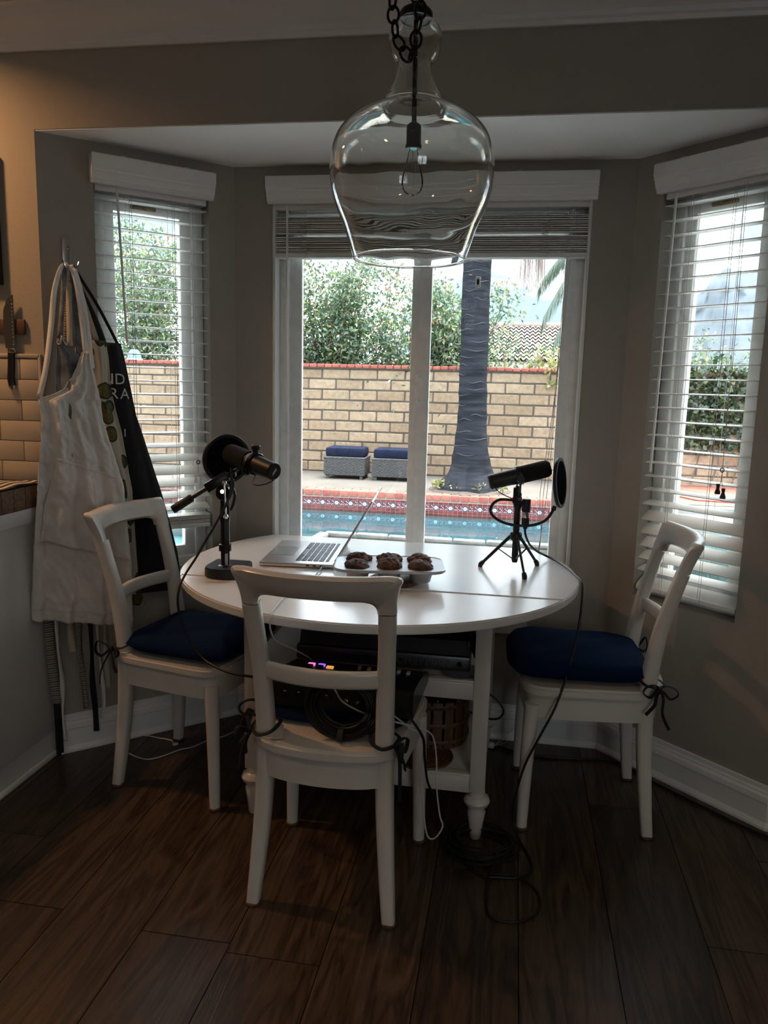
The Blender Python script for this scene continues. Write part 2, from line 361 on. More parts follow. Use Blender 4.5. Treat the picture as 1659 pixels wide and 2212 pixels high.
# the wall the bay opens through: header above, piers on both sides
XA, XB, YN = -3.6, 2.6, -3.2
hp = [(XA, -.1), (OL.x, -.1), (OL.x, ZC), (OR.x, ZC), (OR.x, -.1), (XB, -.1), (XB, ZT), (XA, ZT)]
mb = MB(); n = len(hp)
vs = [(x, YH, z) for x, z in hp] + [(x, YH+.14, z) for x, z in hp]
q = [(0,1,2,7), (2,3,6,7), (3,4,5,6)]
mb.add(vs, [f for f in q] + [tuple(i+n for i in f)[::-1] for f in q] + [(i, (i+1) % n, n+(i+1) % n, n+i) for i in range(n) if i not in (1, 3)])
struct('wall_front', mb, M['wall'], smooth=False)
struct('wall_left', MB().b2((XA-.12, YN-.12, -.1), (XA, YH+.14, ZT)), M['wall'], smooth=False)
struct('wall_right', MB().b2((XB, YN-.12, -.1), (XB+.12, YH+.14, ZT)), M['wall'], smooth=False)
struct('wall_rear', wall_with_opening(Vector((XB, YN, 0)), Vector((XA, YN, 0)), -.1, ZT, 1.75-1.5, 3.05-1.5, 1.2, 2.1, .14, .1), M['wall'], smooth=False)
struct('floor_rear_patio', MB().b2((-8, YN-6, -.5), (8, YN-.14, ZG_)), None, smooth=False).data.materials.append(M['patio'])  # paving added behind the room to bounce daylight in through the rear window
struct('ceiling', MB().b2((XA-.12, YN-.12, ZT), (XB+.12, YH+.14, ZT+.12)), M['ceil'], smooth=False)
struct('ceiling_bay', MB().prism([(OL.x-.12, YH+.1), (OR.x+.12, YH+.1), (OR.x+.12, YH), (BR.x+.06, BR.y+.14), (BL.x-.06, BL.y+.14), (OL.x-.12, YH)][0:2] + [(OR.x+.15, YH+.1), (BR.x+.07, BR.y+.15), (BL.x-.07, BL.y+.15), (OL.x-.15, YH+.1)], ZC+.0015, ZC+.12), M['ceil'], smooth=False)
struct('ceiling_bay_plaster', MB().prism([(OL.x+.002, YH+.002), (OR.x-.002, YH+.002), (BR.x, BR.y-.001), (BL.x, BL.y-.001)], ZC-.004, ZC+.001), M['ceil'], smooth=False)
# floor: dark subfloor with separate oak planks
floor = struct('floor', MB().prism([(XA, YN), (XB, YN), (XB, YH+.05), (OR.x+.05, YH+.05), (BR.x+.03, BR.y+.06), (BL.x-.03, BL.y+.06), (OL.x-.05, YH+.05), (XA, YH+.05)], -.1, -.012), M['sub'], smooth=False)
def yend(x):
    if x < OL.x or x > OR.x: return YH
    if x < BL.x: return YH+(x-OL.x)*(BL.y-YH)/(BL.x-OL.x)
    if x > BR.x: return YH+(OR.x-x)*(BL.y-YH)/(OR.x-BR.x)
    return BL.y
PW, k0 = .2275, -9
joints = {-4: [1.59], 1: [2.418, 1.30], 2: [1.805, .4], 3: [2.2, .9]}
prs = random.Random(3)
for k in range(-9, 8):
    xa, xb = .074+k*PW, .074+(k+1)*PW
    js = joints.get(k)
    if js is None:
        js = []; y = BL.y-prs.uniform(.45, 1.5)
        while y > -.6: js.append(y); y -= prs.uniform(1.0, 1.9)
    ye = max(yend(xa), yend(xb))
    cuts = [9.] + [j for j in js if j < min(yend(xa), yend(xb))-.02] + [-.9]
    for a, b in zip(cuts[:-1], cuts[1:]):
        g = .0012
        ya = [min(a-g, yend(xa+g)+.03), min(a-g, yend(xb-g)+.03)]
        poly = [(xa+g, b+g), (xb-g, b+g), (xb-g, ya[1]), (xa+g, ya[0])]
        cx, cy = (xa+xb)/2, b
        m_ = MB().prism([(p[0]-cx, p[1]-cy) for p in poly], -.016, 0)
        struct('plank', m_, M['oak'], floor, smooth=False).location = (cx, cy, prs.uniform(-.0004, .0004))
struct('plank', MB().b2((XA+.01, YN+.01, -.016), (.074-9*PW-.002, YH-.01, 0)), M['oak'], floor, smooth=False)
struct('plank', MB().b2((.074+8*PW+.002, YN+.01, -.016), (XB-.01, YH-.01, 0)), M['oak'], floor, smooth=False)
struct('plank', MB().b2((.074-9*PW, YN+.01, -.016), (.074+8*PW, -.905, 0)), M['oak'], floor, smooth=False)

# baseboards: profile swept along each wall
BP = [(0,0), (.024,0), (.024,.008), (.020,.016), (.014,.022), (.014,.082), (.019,.086), (.019,.092), (.016,.104), (.010,.110), (.010,.116), (.006,.121), (.006,.134), (0,.136)]
def profile_run(A, B, prof, e0, e1):
    A, t, n = frame_of(A, B); L = (B-A).length; mb = MB(); m = len(prof)
    # e0/e1: how far each end is mitred per unit of depth
    vs = [A+t*(d*e0)+n*d+Vector((0,0,z)) for d, z in prof] + [A+t*(L-d*e1)+n*d+Vector((0,0,z)) for d, z in prof]
    return mb.add(vs, [(i, (i+1) % m, m+(i+1) % m, m+i) for i in range(m)] + [tuple(range(m))[::-1], tuple(range(m, 2*m))])
q = math.tan(R(22))
struct('baseboard_bay_left', profile_run(OL, BL, BP, -q, q), M['trim'], ang=25)
struct('baseboard_bay_center', profile_run(BL, BR, BP, q, q), M['trim'], ang=25)
struct('baseboard_bay_right', profile_run(BR, OR, BP, q, -q), M['trim'], ang=25)
struct('baseboard_right', profile_run(OR, Vector((XB, YH, 0)), BP, -q, 0), M['trim'], ang=25)
# crown moulding along the header wall
CPf = [(0,2.323), (.010,2.323), (.012,2.334), (.018,2.340), (.020,2.352), (.030,2.366), (.052,2.384), (.074,2.408), (.082,2.422), (.092,2.426), (.094,2.438), (.108,2.444), (.110,2.462), (0,2.462)]
struct('trim_1', profile_run(Vector((XA, YH, 0)), Vector((XB, YH, 0)), CPf, 0, 0), M['trim'], ang=25)

# ------------------------------------------------------------------ windows
def wpt(F, s, z, d): return F[0]+F[1]*s+F[2]*d+Vector((0,0,z))
def wbox(mb, F, s0, s1, z0, z1, d0, d1, bev=0):
    c = wpt(F, (s0+s1)/2, (z0+z1)/2, (d0+d1)/2); a = math.atan2(F[1].y, F[1].x)
    return mb.box(c, (abs(s1-s0), abs(d1-d0), abs(z1-z0)), Matrix.Rotation(a, 3, 'Z'), bev)
FL, FC, FR = frame_of(OL, BL), frame_of(BL, BR), frame_of(BR, OR)
def bars(F, par, s0, s1, z0, z1, w_, d0, d1, names, m=None, bev=.004, wb=None):
    wb = wb or w_
    for nm, a in zip(names, ((s0, s0+w_, z0, z1), (s1-w_, s1, z0, z1), (s0+w_, s1-w_, z1-wb, z1), (s0+w_, s1-w_, z0, z0+wb))):
        ob(nm, wbox(MB(), F, *a, d0, d1, bev), m or M['vinyl'], par, world=True)
def window(name, F, s, sash=None):
    r = sroot(name, wpt(F, (s[0]+s[1])/2, Z0W, -.08))
    bars(F, r, s[0]+.002, s[1]-.002, Z0W+.002, Z1W-.002, .042, -.125, -.062, ['frame_side', 'frame_side', 'frame_head', 'frame_sill'])
    return r
# centre window: two sliding sashes
w1 = window('window_1', FC, SC_)
x2s = lambda x: x-BL.x
for (xa, xb, d0, d1, wl) in ((-.866, -.345, -.112, -.088, .050), (-.366, .196, -.088, -.066, .046)):
    bars(FC, w1, x2s(xa), x2s(xb), Z0W+.046, Z1W-.046, wl, d0, d1, ['sash_stile', 'sash_stile', 'sash_rail', 'sash_rail'], bev=.003)
    ob('pane', wbox(MB(), FC, x2s(xa)+wl-.004, x2s(xb)-wl+.004, Z0W+.09, Z1W-.09, (d0+d1)/2-.002, (d0+d1)/2+.002), M['pane'], w1, world=True, smooth=False)
hb = MB().sweep(cat([wpt(FC, x2s(-.357), 1.27, -.066), wpt(FC, x2s(-.362), 1.272, -.045), wpt(FC, x2s(-.362), 1.32, -.042), wpt(FC, x2s(-.362), 1.362, -.045), wpt(FC, x2s(-.357), 1.364, -.066)], 4), .006, 8)
ob('sash_handle', hb, M['vinyl'], w1, world=True)
ob('inner_stop', wbox(MB(), FC, SC_[0], SC_[0]+.012, Z0W, Z1W, -.06, -.001, .003), M['trim'], w1, world=True)
ob('inner_stop', wbox(MB(), FC, SC_[1]-.012, SC_[1], Z0W, Z1W, -.06, -.001, .003), M['trim'], w1, world=True)
st = thing('window_sensor', 'small white rectangular tag stuck on the sliding window pane', 'sensor', wpt(FC, x2s(-.154), 1.685, -.074))
ob('housing', wbox(MB(), FC, x2s(-.154)-.009, x2s(-.154)+.009, 1.683, 1.722, -.0745, -.068, .003), M['vinyl'], st, world=True)
ob('dark_slot', wbox(MB(), FC, x2s(-.154)-.004, x2s(-.154)+.004, 1.694, 1.712, -.068, -.0672), M['black'], st, world=True)
for nm, F, s in (('window_2', FL, SL), ('window_3', FR, SR)):
    r = window(nm, F, s)
    bars(F, r, s[0]+.044, s[1]-.044, Z0W+.046, Z1W-.046, .038, -.110, -.075, ['sash_stile', 'sash_stile', 'sash_rail', 'sash_rail'], bev=.003)
    ob('pane', wbox(MB(), F, s[0]+.078, s[1]-.078, Z0W+.08, Z1W-.08, -.094, -.090), M['pane'], r, world=True, smooth=False)
    la = wpt(F, (s[0]+s[1])/2-.05, Z1W-.075, -.070)
    ob('sash_latch', wbox(MB(), F, (s[0]+s[1])/2-.06, (s[0]+s[1])/2+.03, Z1W-.072, Z1W-.060, -.075, -.066, .003), mat('worn_brass_%s' % nm, (.30,.23,.13), .4, metal=.8, var=.5, vscale=90), r, world=True)

# added window behind the viewer, an unseen source of daylight fill
FB = frame_of(Vector((XB, YN, 0)), Vector((XA, YN, 0)))
w4 = sroot('window_4', wpt(FB, .90, 1.2, -.08))
bars(FB, w4, .252, 1.548, 1.202, 2.098, .06, -.125, -.062, ['frame_side', 'frame_side', 'frame_head', 'frame_sill'])
ob('frame_post', wbox(MB(), FB, .86, .94, 1.26, 2.04, -.12, -.065, .004), M['vinyl'], w4, world=True)
for a_, b_ in ((.308, .864), (.936, 1.492)): ob('pane', wbox(MB(), FB, a_, b_, 1.258, 2.042, -.094, -.090), M['pane'], w4, world=True, smooth=False)
# portals: tell the renderer where daylight enters (they add no light)
for F, s_p, z0p, z1p in ((FL, SL, Z0W, Z1W), (FC, SC_, Z0W, Z1W), (FR, SR, Z0W, Z1W), (FB, (.25, 1.55), 1.2, 2.1)):
    l = bpy.data.lights.new('daylight_portal', 'AREA'); l.shape = 'RECTANGLE'; l.size = s_p[1]-s_p[0]; l.size_y = z1p-z0p; l.cycles.is_portal = True
    o = bpy.data.objects.new('daylight_portal', l); COL.objects.link(o); p_ = wpt(F, (s_p[0]+s_p[1])/2, (z0p+z1p)/2, -.135)
    n_ = F[2]; xa = F[1]; o.matrix_world = Matrix(((xa.x, 0, -n_.x, p_.x), (xa.y, 0, -n_.y, p_.y), (0, 1, 0, p_.z), (0, 0, 0, 1)))

# ------------------------------------------------------------------ blinds
VP = [(0,0), (.020,0), (.020,.006), (.024,.008), (.024,.013), (.028,.016), (.034,.030), (.034,.036), (.040,.040), (.040,.048), (.044,.050), (.044,.084), (.040,.088), (0,.088)]
def blind(label, F, s, zs, tilt, z_bottom, wand_s, cord_s, lad, raised=False, vext=.012, tassel=None, stack=0):
    sa, sb = s[0]+.006, s[1]-.006
    r = thing('window_blind', label, 'blind', wpt(F, (sa+sb)/2, z_bottom, -.03), group='white slatted window blinds of the bay')
    A_, t, n_ = F; mb = MB(); m = len(VP); z0 = 1.963
    vs = [wpt(F, s[0]-vext, z0+z, d+.001) for d, z in VP] + [wpt(F, s[1]+vext, z0+z, d+.001) for d, z in VP]
    mb.add(vs, [(i, (i+1) % m, m+(i+1) % m, m+i) for i in range(m)] + [tuple(range(m))[::-1], tuple(range(m, 2*m))])
    va = ob('valance', mb, M['slat'], r, world=True, ang=25)
    for f_ in (.22, .78):
        sc_ = sa+(sb-sa)*f_; ob('valance_clip', wbox(MB(), F, sc_-.008, sc_+.008, z0+.0885, z0+.092, .012, .040, .001), M['cord'], va, world=True)
    ob('head_rail', wbox(MB(), F, sa, sb, 1.945, 1.983, -.052, -.006, .002), M['slat'], r, world=True)
    me = MB(); Ls = sb-sa
    me.grid(lambda u, v: ((u-.5)*Ls, (v-.5)*.050, .0022*(1-(2*v-1)**2)), 2, 6); me.grid(lambda u, v: ((u-.5)*Ls, (v-.5)*.050, .0022*(1-(2*v-1)**2)-.0026), 2, 6)
    for v in (0, 1): me.add([((u-.5)*Ls, (v-.5)*.05, z) for u, z in ((0,0),(1,0),(1,-.0026),(0,-.0026))], [(0,1,2,3)])
    for u in (0, 1): me.add([((u-.5)*Ls, (k/5-.5)*.05, .0022*(1-(2*k/5-1)**2)-e) for e in (0,.0026) for k in range(6)], [(k, k+1, k+7, k+6) for k in range(5)])
    sm = me.mesh('slat', True, 30); ang = math.atan2(t.y, t.x)
    for i, z in enumerate(zs):
        o = inst('slat', sm, r, mat=M['slat']); tl = tilt(i)
        p = wpt(F, (sa+sb)/2, z, -.030) - Vector(r.location)
        o.matrix_local = Matrix.Translation(p) @ Matrix.Rotation(ang+(rnd.uniform(-.006,.006) if raised else 0), 4, 'Z') @ Matrix.Rotation(tl, 4, 'X')
    ob('bottom_rail', wbox(MB(), F, sa, sb, z_bottom, z_bottom+.018, -.055, -.005, .004), M['slat'], r, world=True)
    for ls in lad:
        for d in (-.056, -.004) if not raised else ():
            ob('ladder_cord', MB().tube(wpt(F, ls, 1.946, d), wpt(F, ls, z_bottom+.018, d), .0008, n=5), M['cord'], r, world=True)
        ob('lift_cord', MB().tube(wpt(F, ls+.008, 1.946, -.004), wpt(F, ls+.008, z_bottom, -.004), .0009, n=5), M['cord'], r, world=True)
        if raised:
            pts = [wpt(F, ls+.018*math.sin(k*1.9)+.006*math.sin(k*5.1), 1.90-k*.0052, .004+.008*math.cos(k*1.3)) for k in range(22)]
            ob('slack_cord', MB().sweep(cat(pts, 4), .0009, 5), M['cord'], r, world=True)
    zb = wand_s[1]
    ob('tilt_wand', MB().sweep([wpt(F, wand_s[0], 1.955, .016), wpt(F, wand_s[0]+wand_s[2], zb, .020)], .0042, 8), M['slat'], r, world=True)
    if tassel:
        ts, tz = tassel
        for k in (-1, 1):
            ob('pull_cord', MB().sweep(cat([wpt(F, ts-.012+k*.004, 1.95, .010), wpt(F, ts-.004+.003*k, (1.95+tz)/2, .012), wpt(F, ts, tz+.075, .013), wpt(F, ts+k*.009, tz+.02, .013)], 5), .0009, 5), M['cord'], r, world=True)
            ob('cord_tassel', MB().lathe([(0,.034),(.006,.033),(.0055,.024),(.0045,.020),(.009,.006),(.0085,.001),(0,0)], wpt(F, ts+k*.0095, tz-.012-.006*k, .013), 14), M['slat'] if F is FL else M['wicker'], r, world=True)
        ob('cord_ring', MB().sweep([wpt(F, ts+.006*math.cos(a), tz+.072+.007*math.sin(a), .014) for a in [2*math.pi*k/14 for k in range(14)]], .0016, 6, closed=True), M['black'], r, world=True)
    return r
PITCHZ = .0465
zl = [1.927-PITCHZ*i for i in range(24)]
tl_l = lambda i: R([2, 1, 3][i % 3]) if i < 18 else R([14, 26, 34, 30, 24, 20][min(i-18, 5)])
blind('white slatted blind lowered over the narrow window behind the hanging aprons', FL, SL, zl + [.826-.0065*i for i in range(5)], lambda i: tl_l(i) if i < 24 else R(4-2*(i % 3)), .776, (.247, 1.45, .018), None, (.292, .44), tassel=(.515, .955))
zr = [1.927-PITCHZ*i for i in range(28)]
tl_r = lambda i: R(2) if i < 20 else R([6, 14, 36, 38, 36, 30, 16, 34][min(i-20, 7)])
blind('white slatted blind lowered to the sill behind the chair on the right', FR, SR, zr, tl_r, .640, (.162, 1.06, -.012), None, (.205, .350), tassel=(.405, 1.02))
zc = [1.918-.0043*i for i in range(27)]
zc = [z - (.006 if i > 13 else 0) for i, z in enumerate(zc)]
blind('white slatted blind pulled up in a tight stack above the wide middle window', FC, SC_, zc, lambda i: R(((i*7) % 5-2)*1.5), 1.778, (.062+SC_[0], 1.25, 0), None, (.26, 1.12), raised=True)
# the loose pull cords of the raised blind
pc = thing('blind_pull_cord', 'long white pull cords hanging down the right side of the wide window', 'cord', wpt(FC, 1.21, .70, -.03))
for k in range(3):
    ob('cord', MB().sweep(cat([wpt(FC, 1.205+.006*k, 1.94, -.005), wpt(FC, 1.19+.004*k, 1.5, -.008), wpt(FC, 1.185-.006*k, 1.15, -.01), wpt(FC, 1.178-.012*k, .95, -.02), wpt(FC, 1.165, .80, -.012), wpt(FC, 1.155+.002*k, .72, -.005)], 6), .0011, 5), M['cord'], pc, world=True)

# ================================================================== GARDEN
ZG, YW, YC, ZWAT = -.06, 11.85, 9.80, -.315
gp = [(-14, YC), (-14, 40), (14, 40), (14, YC)]
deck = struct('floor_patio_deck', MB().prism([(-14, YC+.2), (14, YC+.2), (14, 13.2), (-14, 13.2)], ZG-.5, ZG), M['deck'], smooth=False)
struct('floor_near_patio', MB().prism([(-14, 2.9), (14, 2.9), (14, 4.9), (-14, 4.9)], ZG-.5, ZG), M['patio'], smooth=False)
struct('floor_ground_beyond', MB().prism([(-40, 13.2), (60, 13.2), (160, 420), (-160, 420)], ZG-.6, ZG-.05), mat('dry_ground', (.30,.27,.2), .95, var=.3, vscale=.4), smooth=False)
# pool basin
pool = sroot('floor_pool', (-1.5, 7.4, -1.2))
ob('basin_floor', MB().b2((-14, 4.9, -1.4), (14, YC+.02, -1.25)), M['plaster'], pool, world=True, smooth=False)
ob('basin_wall', MB().b2((-14, YC, -1.3), (14, YC+.2, -.17)), M['plaster'], pool, world=True, smooth=False)
ob('basin_wall', MB().b2((-14, 4.7, -1.3), (14, 4.9, -.17)), M['plaster'], pool, world=True, smooth=False)
ob('bench_step', MB().b2((-14, YC-.75, -1.3), (14, YC, -.80)), M['plaster'], pool, world=True, smooth=False)
wm = thin_glass('pool_water_surface', (.62,.84,.88), .9, .02)
nt = wm.node_tree; gl = [x for x in nt.nodes if x.type == 'BSDF_GLOSSY'][0]; fr = [x for x in nt.nodes if x.type == 'FRESNEL'][0]; fr.inputs['IOR'].default_value = 1.6
t_ = nt.nodes.new('ShaderNodeTexCoord'); z_ = nt.nodes.new('ShaderNodeTexNoise'); z_.inputs['Scale'].default_value = 3.; z_.inputs['Detail'].default_value = 2
m_ = nt.nodes.new('ShaderNodeMapping'); m_.inputs['Scale'].default_value = (1, 2.5, 1); nt.links.new(t_.outputs['Object'], m_.inputs['Vector']); nt.links.new(m_.outputs['Vector'], z_.inputs['Vector'])
b_ = nt.nodes.new('ShaderNodeBump'); b_.inputs['Strength'].default_value = .10; b_.inputs['Distance'].default_value = .01; nt.links.new(z_.outputs['Fac'], b_.inputs['Height']); nt.links.new(b_.outputs['Normal'], gl.inputs['Normal'])
water = ob('pool_water', MB().add([(-14, 4.9, ZWAT), (14, 4.9, ZWAT), (14, YC, ZWAT), (-14, YC, ZWAT)], [(0,1,2,3)]), wm, smooth=False)
water['label'] = 'clear blue-green pool water below the red tile band'; water['category'] = 'water'; water['kind'] = 'stuff'
# red brick coping, each brick its own
def brick_mesh(d, bev): return MB().box((0,0,0), d, None, bev).mesh('brick', True, 30)
cop = sroot('trim_pool_coping', (-2, YC, ZG))
bmc = brick_mesh((.108, .225, .080), .012)
bm2 = bmc
k = 0; bmc.materials.append(M['redbrick'])
for i in range(-52, 12):
    x = i*.120+.03
    if (-3.1 < x < .75) or (-6.1 < x < -4.1):
        inst('brick', bmc, cop, (x+2, .1, -.040+.002+rnd.uniform(-.003,.003)), (rnd.uniform(-.01,.01), 0, rnd.uniform(-.015,.015)))
ob('mortar_bed', MB().b2((-14, YC+.0, ZG-.09), (14, YC+.215, ZG-.008)), M['mortar2'], cop, world=True, smooth=False)
# waterline tiles
def flower_mat():
    m = bpy.data.materials.new('flower_print_tile'); m.use_nodes = True; n = m.node_tree; p = n.nodes['Principled BSDF']; p.inputs['Roughness'].default_value = .25
    t = n.nodes.new('ShaderNodeTexCoord'); sp = n.nodes.new('ShaderNodeSeparateXYZ'); n.links.new(t.outputs['Object'], sp.inputs[0])
    def mth(op, a, b=None):
        k = n.nodes.new('ShaderNodeMath'); k.operation = op
        for i, v in enumerate((a, b)):
            if v is None: continue
            if isinstance(v, (int, float)): k.inputs[i].default_value = v
            else: n.links.new(v, k.inputs[i])
        return k.outputs[0]
    x, z = sp.outputs[0], sp.outputs[2]
    r = mth('SQRT', mth('ADD', mth('MULTIPLY', x, x), mth('MULTIPLY', z, z))); a = mth('ARCTAN2', z, x)
    petal = mth('LESS_THAN', r, mth('ADD', .0235, mth('MULTIPLY', .0045, mth('COSINE', mth('MULTIPLY', a, 6.)))))
    core = mth('GREATER_THAN', r, .006); wh = mth('MULTIPLY', petal, core)
    mx = n.nodes.new('ShaderNodeMix'); mx.data_type = 'RGBA'; mx.inputs[6].default_value = (.02,.014,.035,1); mx.inputs[7].default_value = (.42,.46,.48,1); n.links.new(wh, mx.inputs[0]); n.links.new(mx.outputs[2], p.inputs['Base Color'])
    return m
def dots_mat():
    m = bpy.data.materials.new('dotted_print_tile'); m.use_nodes = True; n = m.node_tree; p = n.nodes['Principled BSDF']; p.inputs['Roughness'].default_value = .25
    t = n.nodes.new('ShaderNodeTexCoord'); v = n.nodes.new('ShaderNodeTexVoronoi'); v.inputs['Scale'].default_value = 48.; n.links.new(t.outputs['Object'], v.inputs['Vector'])
    r = n.nodes.new('ShaderNodeValToRGB'); r.color_ramp.interpolation = 'CONSTANT'; e = r.color_ramp.elements; e[0].position = 0; e[0].color = (.40,.43,.45,1); e[1].position = .27; e[1].color = (.085,.016,.024,1)
    n.links.new(v.outputs['Distance'], r.inputs['Fac']); n.links.new(r.outputs['Color'], p.inputs['Base Color']); return m
redt = randmat('red_glazed_tile', (.085,.012,.012), (.14,.024,.022), .25, .05, 20, .1)
band = sroot('trim_waterline_tile', (-2, YC, -.17))
ob('grout', MB().b2((-14, YC-.004, -.36), (14, YC+.03, -.15)), mat('pale_pink_grout', (.30,.25,.215), .9), band, world=True, smooth=False)
rows = [(-.163, .033, 'r'), (-.2015, .036, 'd'), (-.260, .072, 'f'), (-.318, .036, 'r')]
rows = [(-.168, .030, 'r'), (-.223, .072, 'f'), (-.280, .034, 'r'), (-.317, .034, 'r')]
tmesh = {}
for kind, h in (('a', .030), ('b', .034), ('f', .072), ('d', .072)):
    tm = MB().box((0,0,0), (.0575, .008, h), None, .0015).mesh('tile', False); tmesh[kind] = tm
    tm.materials.append({'f': flower_mat, 'd': dots_mat}[kind]() if kind in 'fd' else redt)
for i in range(-100, 12):
    x = i*.062
    if not ((-2.85 < x < .62) or (-5.65 < x < -4.45)): continue
    for j, (z, h, kd) in enumerate(rows):
        key = 'a' if h == .030 else ('b' if kd == 'r' else ('f' if i % 3 == 0 else 'd'))
        inst('tile', tmesh[key], band, (x+2, -.006, z+.17))
# block wall
bw = sroot('wall_garden', (-2, YW, ZG))
ob('mortar_core', MB().b2((-9, YW+.012, ZG), (6, YW+.14, 1.53)), M['mortar'], bw, world=True, smooth=False)
BLW, BLH = .431, .159
bmeshes = []
for v in range(3):
    r2 = random.Random(v)
    b = bmesh.new(); bmesh.ops.create_cube(b, size=1)
    for q in b.verts: q.co = Vector((q.co.x*(BLW-.016), q.co.y*.13, q.co.z*(BLH-.016)))
    bmesh.ops.bevel(b, geom=[e for e in b.edges], offset=.012, segments=1, affect='EDGES')
    for q in b.verts: q.co += Vector((r2.uniform(-.003,.003), r2.uniform(-.004,.004), r2.uniform(-.003,.003)))
    me = bpy.data.meshes.new('block'); b.to_mesh(me); b.free(); me.materials.append(M['block']); bmeshes.append(me)
nb = 0
for j in range(10):
    z = ZG+BLH*(j+.5)
    for i in range(-16, 11):
        x = i*BLW+(BLW/2 if j % 2 else 0)+.06
        if not ((-7.0 < x < -4.9) or (-3.7 < x < .95) or (2.2 < x < 3.9)): continue
        inst('block', bmeshes[nb % 3], bw, (x+2, .065+rnd.uniform(-.004,.004), z-ZG)); nb += 1
cb = brick_mesh((.106, .20, .055), .010); cb.materials.append(M['redbrick'])
ob('cap_mortar', MB().b2((-9, YW-.02, 1.53), (6, YW+.16, 1.575)), M['mortar'], bw, world=True, smooth=False)
for i in range(-60, 38):
    x = i*.119
    if (-7.0 < x < -4.9) or (-3.7 < x < .95) or (2.2 < x < 3.9): inst('brick', cb, bw, (x+2, .06, 1.575-ZG+rnd.uniform(-.003,.003)), (0, 0, rnd.uniform(-.02,.02)))
# ornament on the wall
bt = thing('garden_ornament', 'small light blue dome-shaped ornament sitting on the garden wall', 'ornament', (-6.08, YW+.06, 1.604))
ob('body', MB().lathe([(0,.17),(.05,.163),(.085,.13),(.105,.07),(.11,.02),(.105,0),(0,0)], (0,0,0), 24), mat('sky_blue_glaze', (.12,.28,.35), .4), bt)
ob('eye', MB().lathe([(0,.012),(.022,.008),(.026,0)], (.03,-.088,.085), 14, Matrix.Rotation(R(90),3,'X')), M['black'], bt)
ob('base_ring', MB().lathe([(0,0),(.125,0),(.13,.012),(.115,.022),(0,.022)], (0,0,-.001), 24), M['trim'], bt)

# ---- wicker ottomans
def ottoman(x, label):
    r = thing('wicker_ottoman', label, 'ottoman', (x, 11.20, ZG), 0, 'wicker ottomans by the garden wall')
    W, D, H = .60, .44, .31
    ob('frame', MB().b2((-W/2+.012, -D/2+.012, .05), (W/2-.012, D/2-.012, H-.004)), M['wicker2'], r, smooth=False)
    for sx in (-1, 1):
        for sy in (-1, 1): ob('leg', MB().b2((sx*(W/2-.05)-.02, sy*(D/2-.03)-.015, 0), (sx*(W/2-.05)+.02, sy*(D/2-.03)+.015, .06)), M['wicker2'], r, smooth=False)
    nrow = 12
    for j in range(nrow):
        z = .060+j*(H-.065)/nrow+.008
        for sy in (-1, 1):
            pts = [(-W/2+k*W/16, sy*(D/2+(.005 if (k+j) % 2 else -.005)), z) for k in range(17)]
            ob('wicker_strand', MB().sweep(cat(pts, 2), [(.009,.004)]*33, 6, upv=(0,0,1)), M['wicker'], r)
        for sx in (-1, 1):
            pts = [(sx*(W/2+(.005 if (k+j) % 2 else -.005)), -D/2+k*D/12, z) for k in range(13)]
            ob('wicker_strand', MB().sweep(cat(pts, 2), [(.009,.004)]*25, 6, upv=(0,0,1)), M['wicker'], r)
    ob('rim', MB().sweep([(-W/2,-D/2,H),(W/2,-D/2,H),(W/2,D/2,H),(-W/2,D/2,H)], .014, 6, closed=True), M['wicker'], r)
    cu = MB().box((0, 0, H+.078), (W-.03, D-.02, .135), None, .035); ob('cushion', cu, M['bluecush'], r)
    return r
ottoman(-2.40, 'grey wicker ottoman with blue cushion, farther from the palm trunk')
ottoman(-1.69, 'grey wicker ottoman with blue cushion, nearer to the palm trunk')

# ---- leaf clouds
def leaf_mesh(name, centers, size, per, spread, flat=.6, seed=1, aspect=2.6, droop=0.):
    rs = np.random.RandomState(seed); C = np.asarray(centers, float); n = len(C)*per
    c = np.repeat(C, per, 0) + rs.normal(0, 1, (n, 3))*np.asarray(spread)
    d = rs.normal(0, 1, (n, 3)); d[:, 2] -= droop; d /= np.linalg.norm(d, axis=1)[:, None]
    e = np.cross(d, rs.normal(0, 1, (n, 3))); e /= np.linalg.norm(e, axis=1)[:, None]
    L = size*rs.uniform(.7, 1.35, (n, 1)); W = L/aspect
    v = np.stack([c-d*L/2, c+e*W/2, c+d*L/2, c-e*W/2], 1).reshape(-1, 3)
    me = bpy.data.meshes.new(name); me.vertices.add(4*n); me.vertices.foreach_set('co', v.ravel())
    me.loops.add(4*n); me.loops.foreach_set('vertex_index', np.arange(4*n)); me.polygons.add(n)
    me.polygons.foreach_set('loop_start', np.arange(n)*4); me.polygons.foreach_set('loop_total', np.full(n, 4)); me.update(); me.validate()
    return me
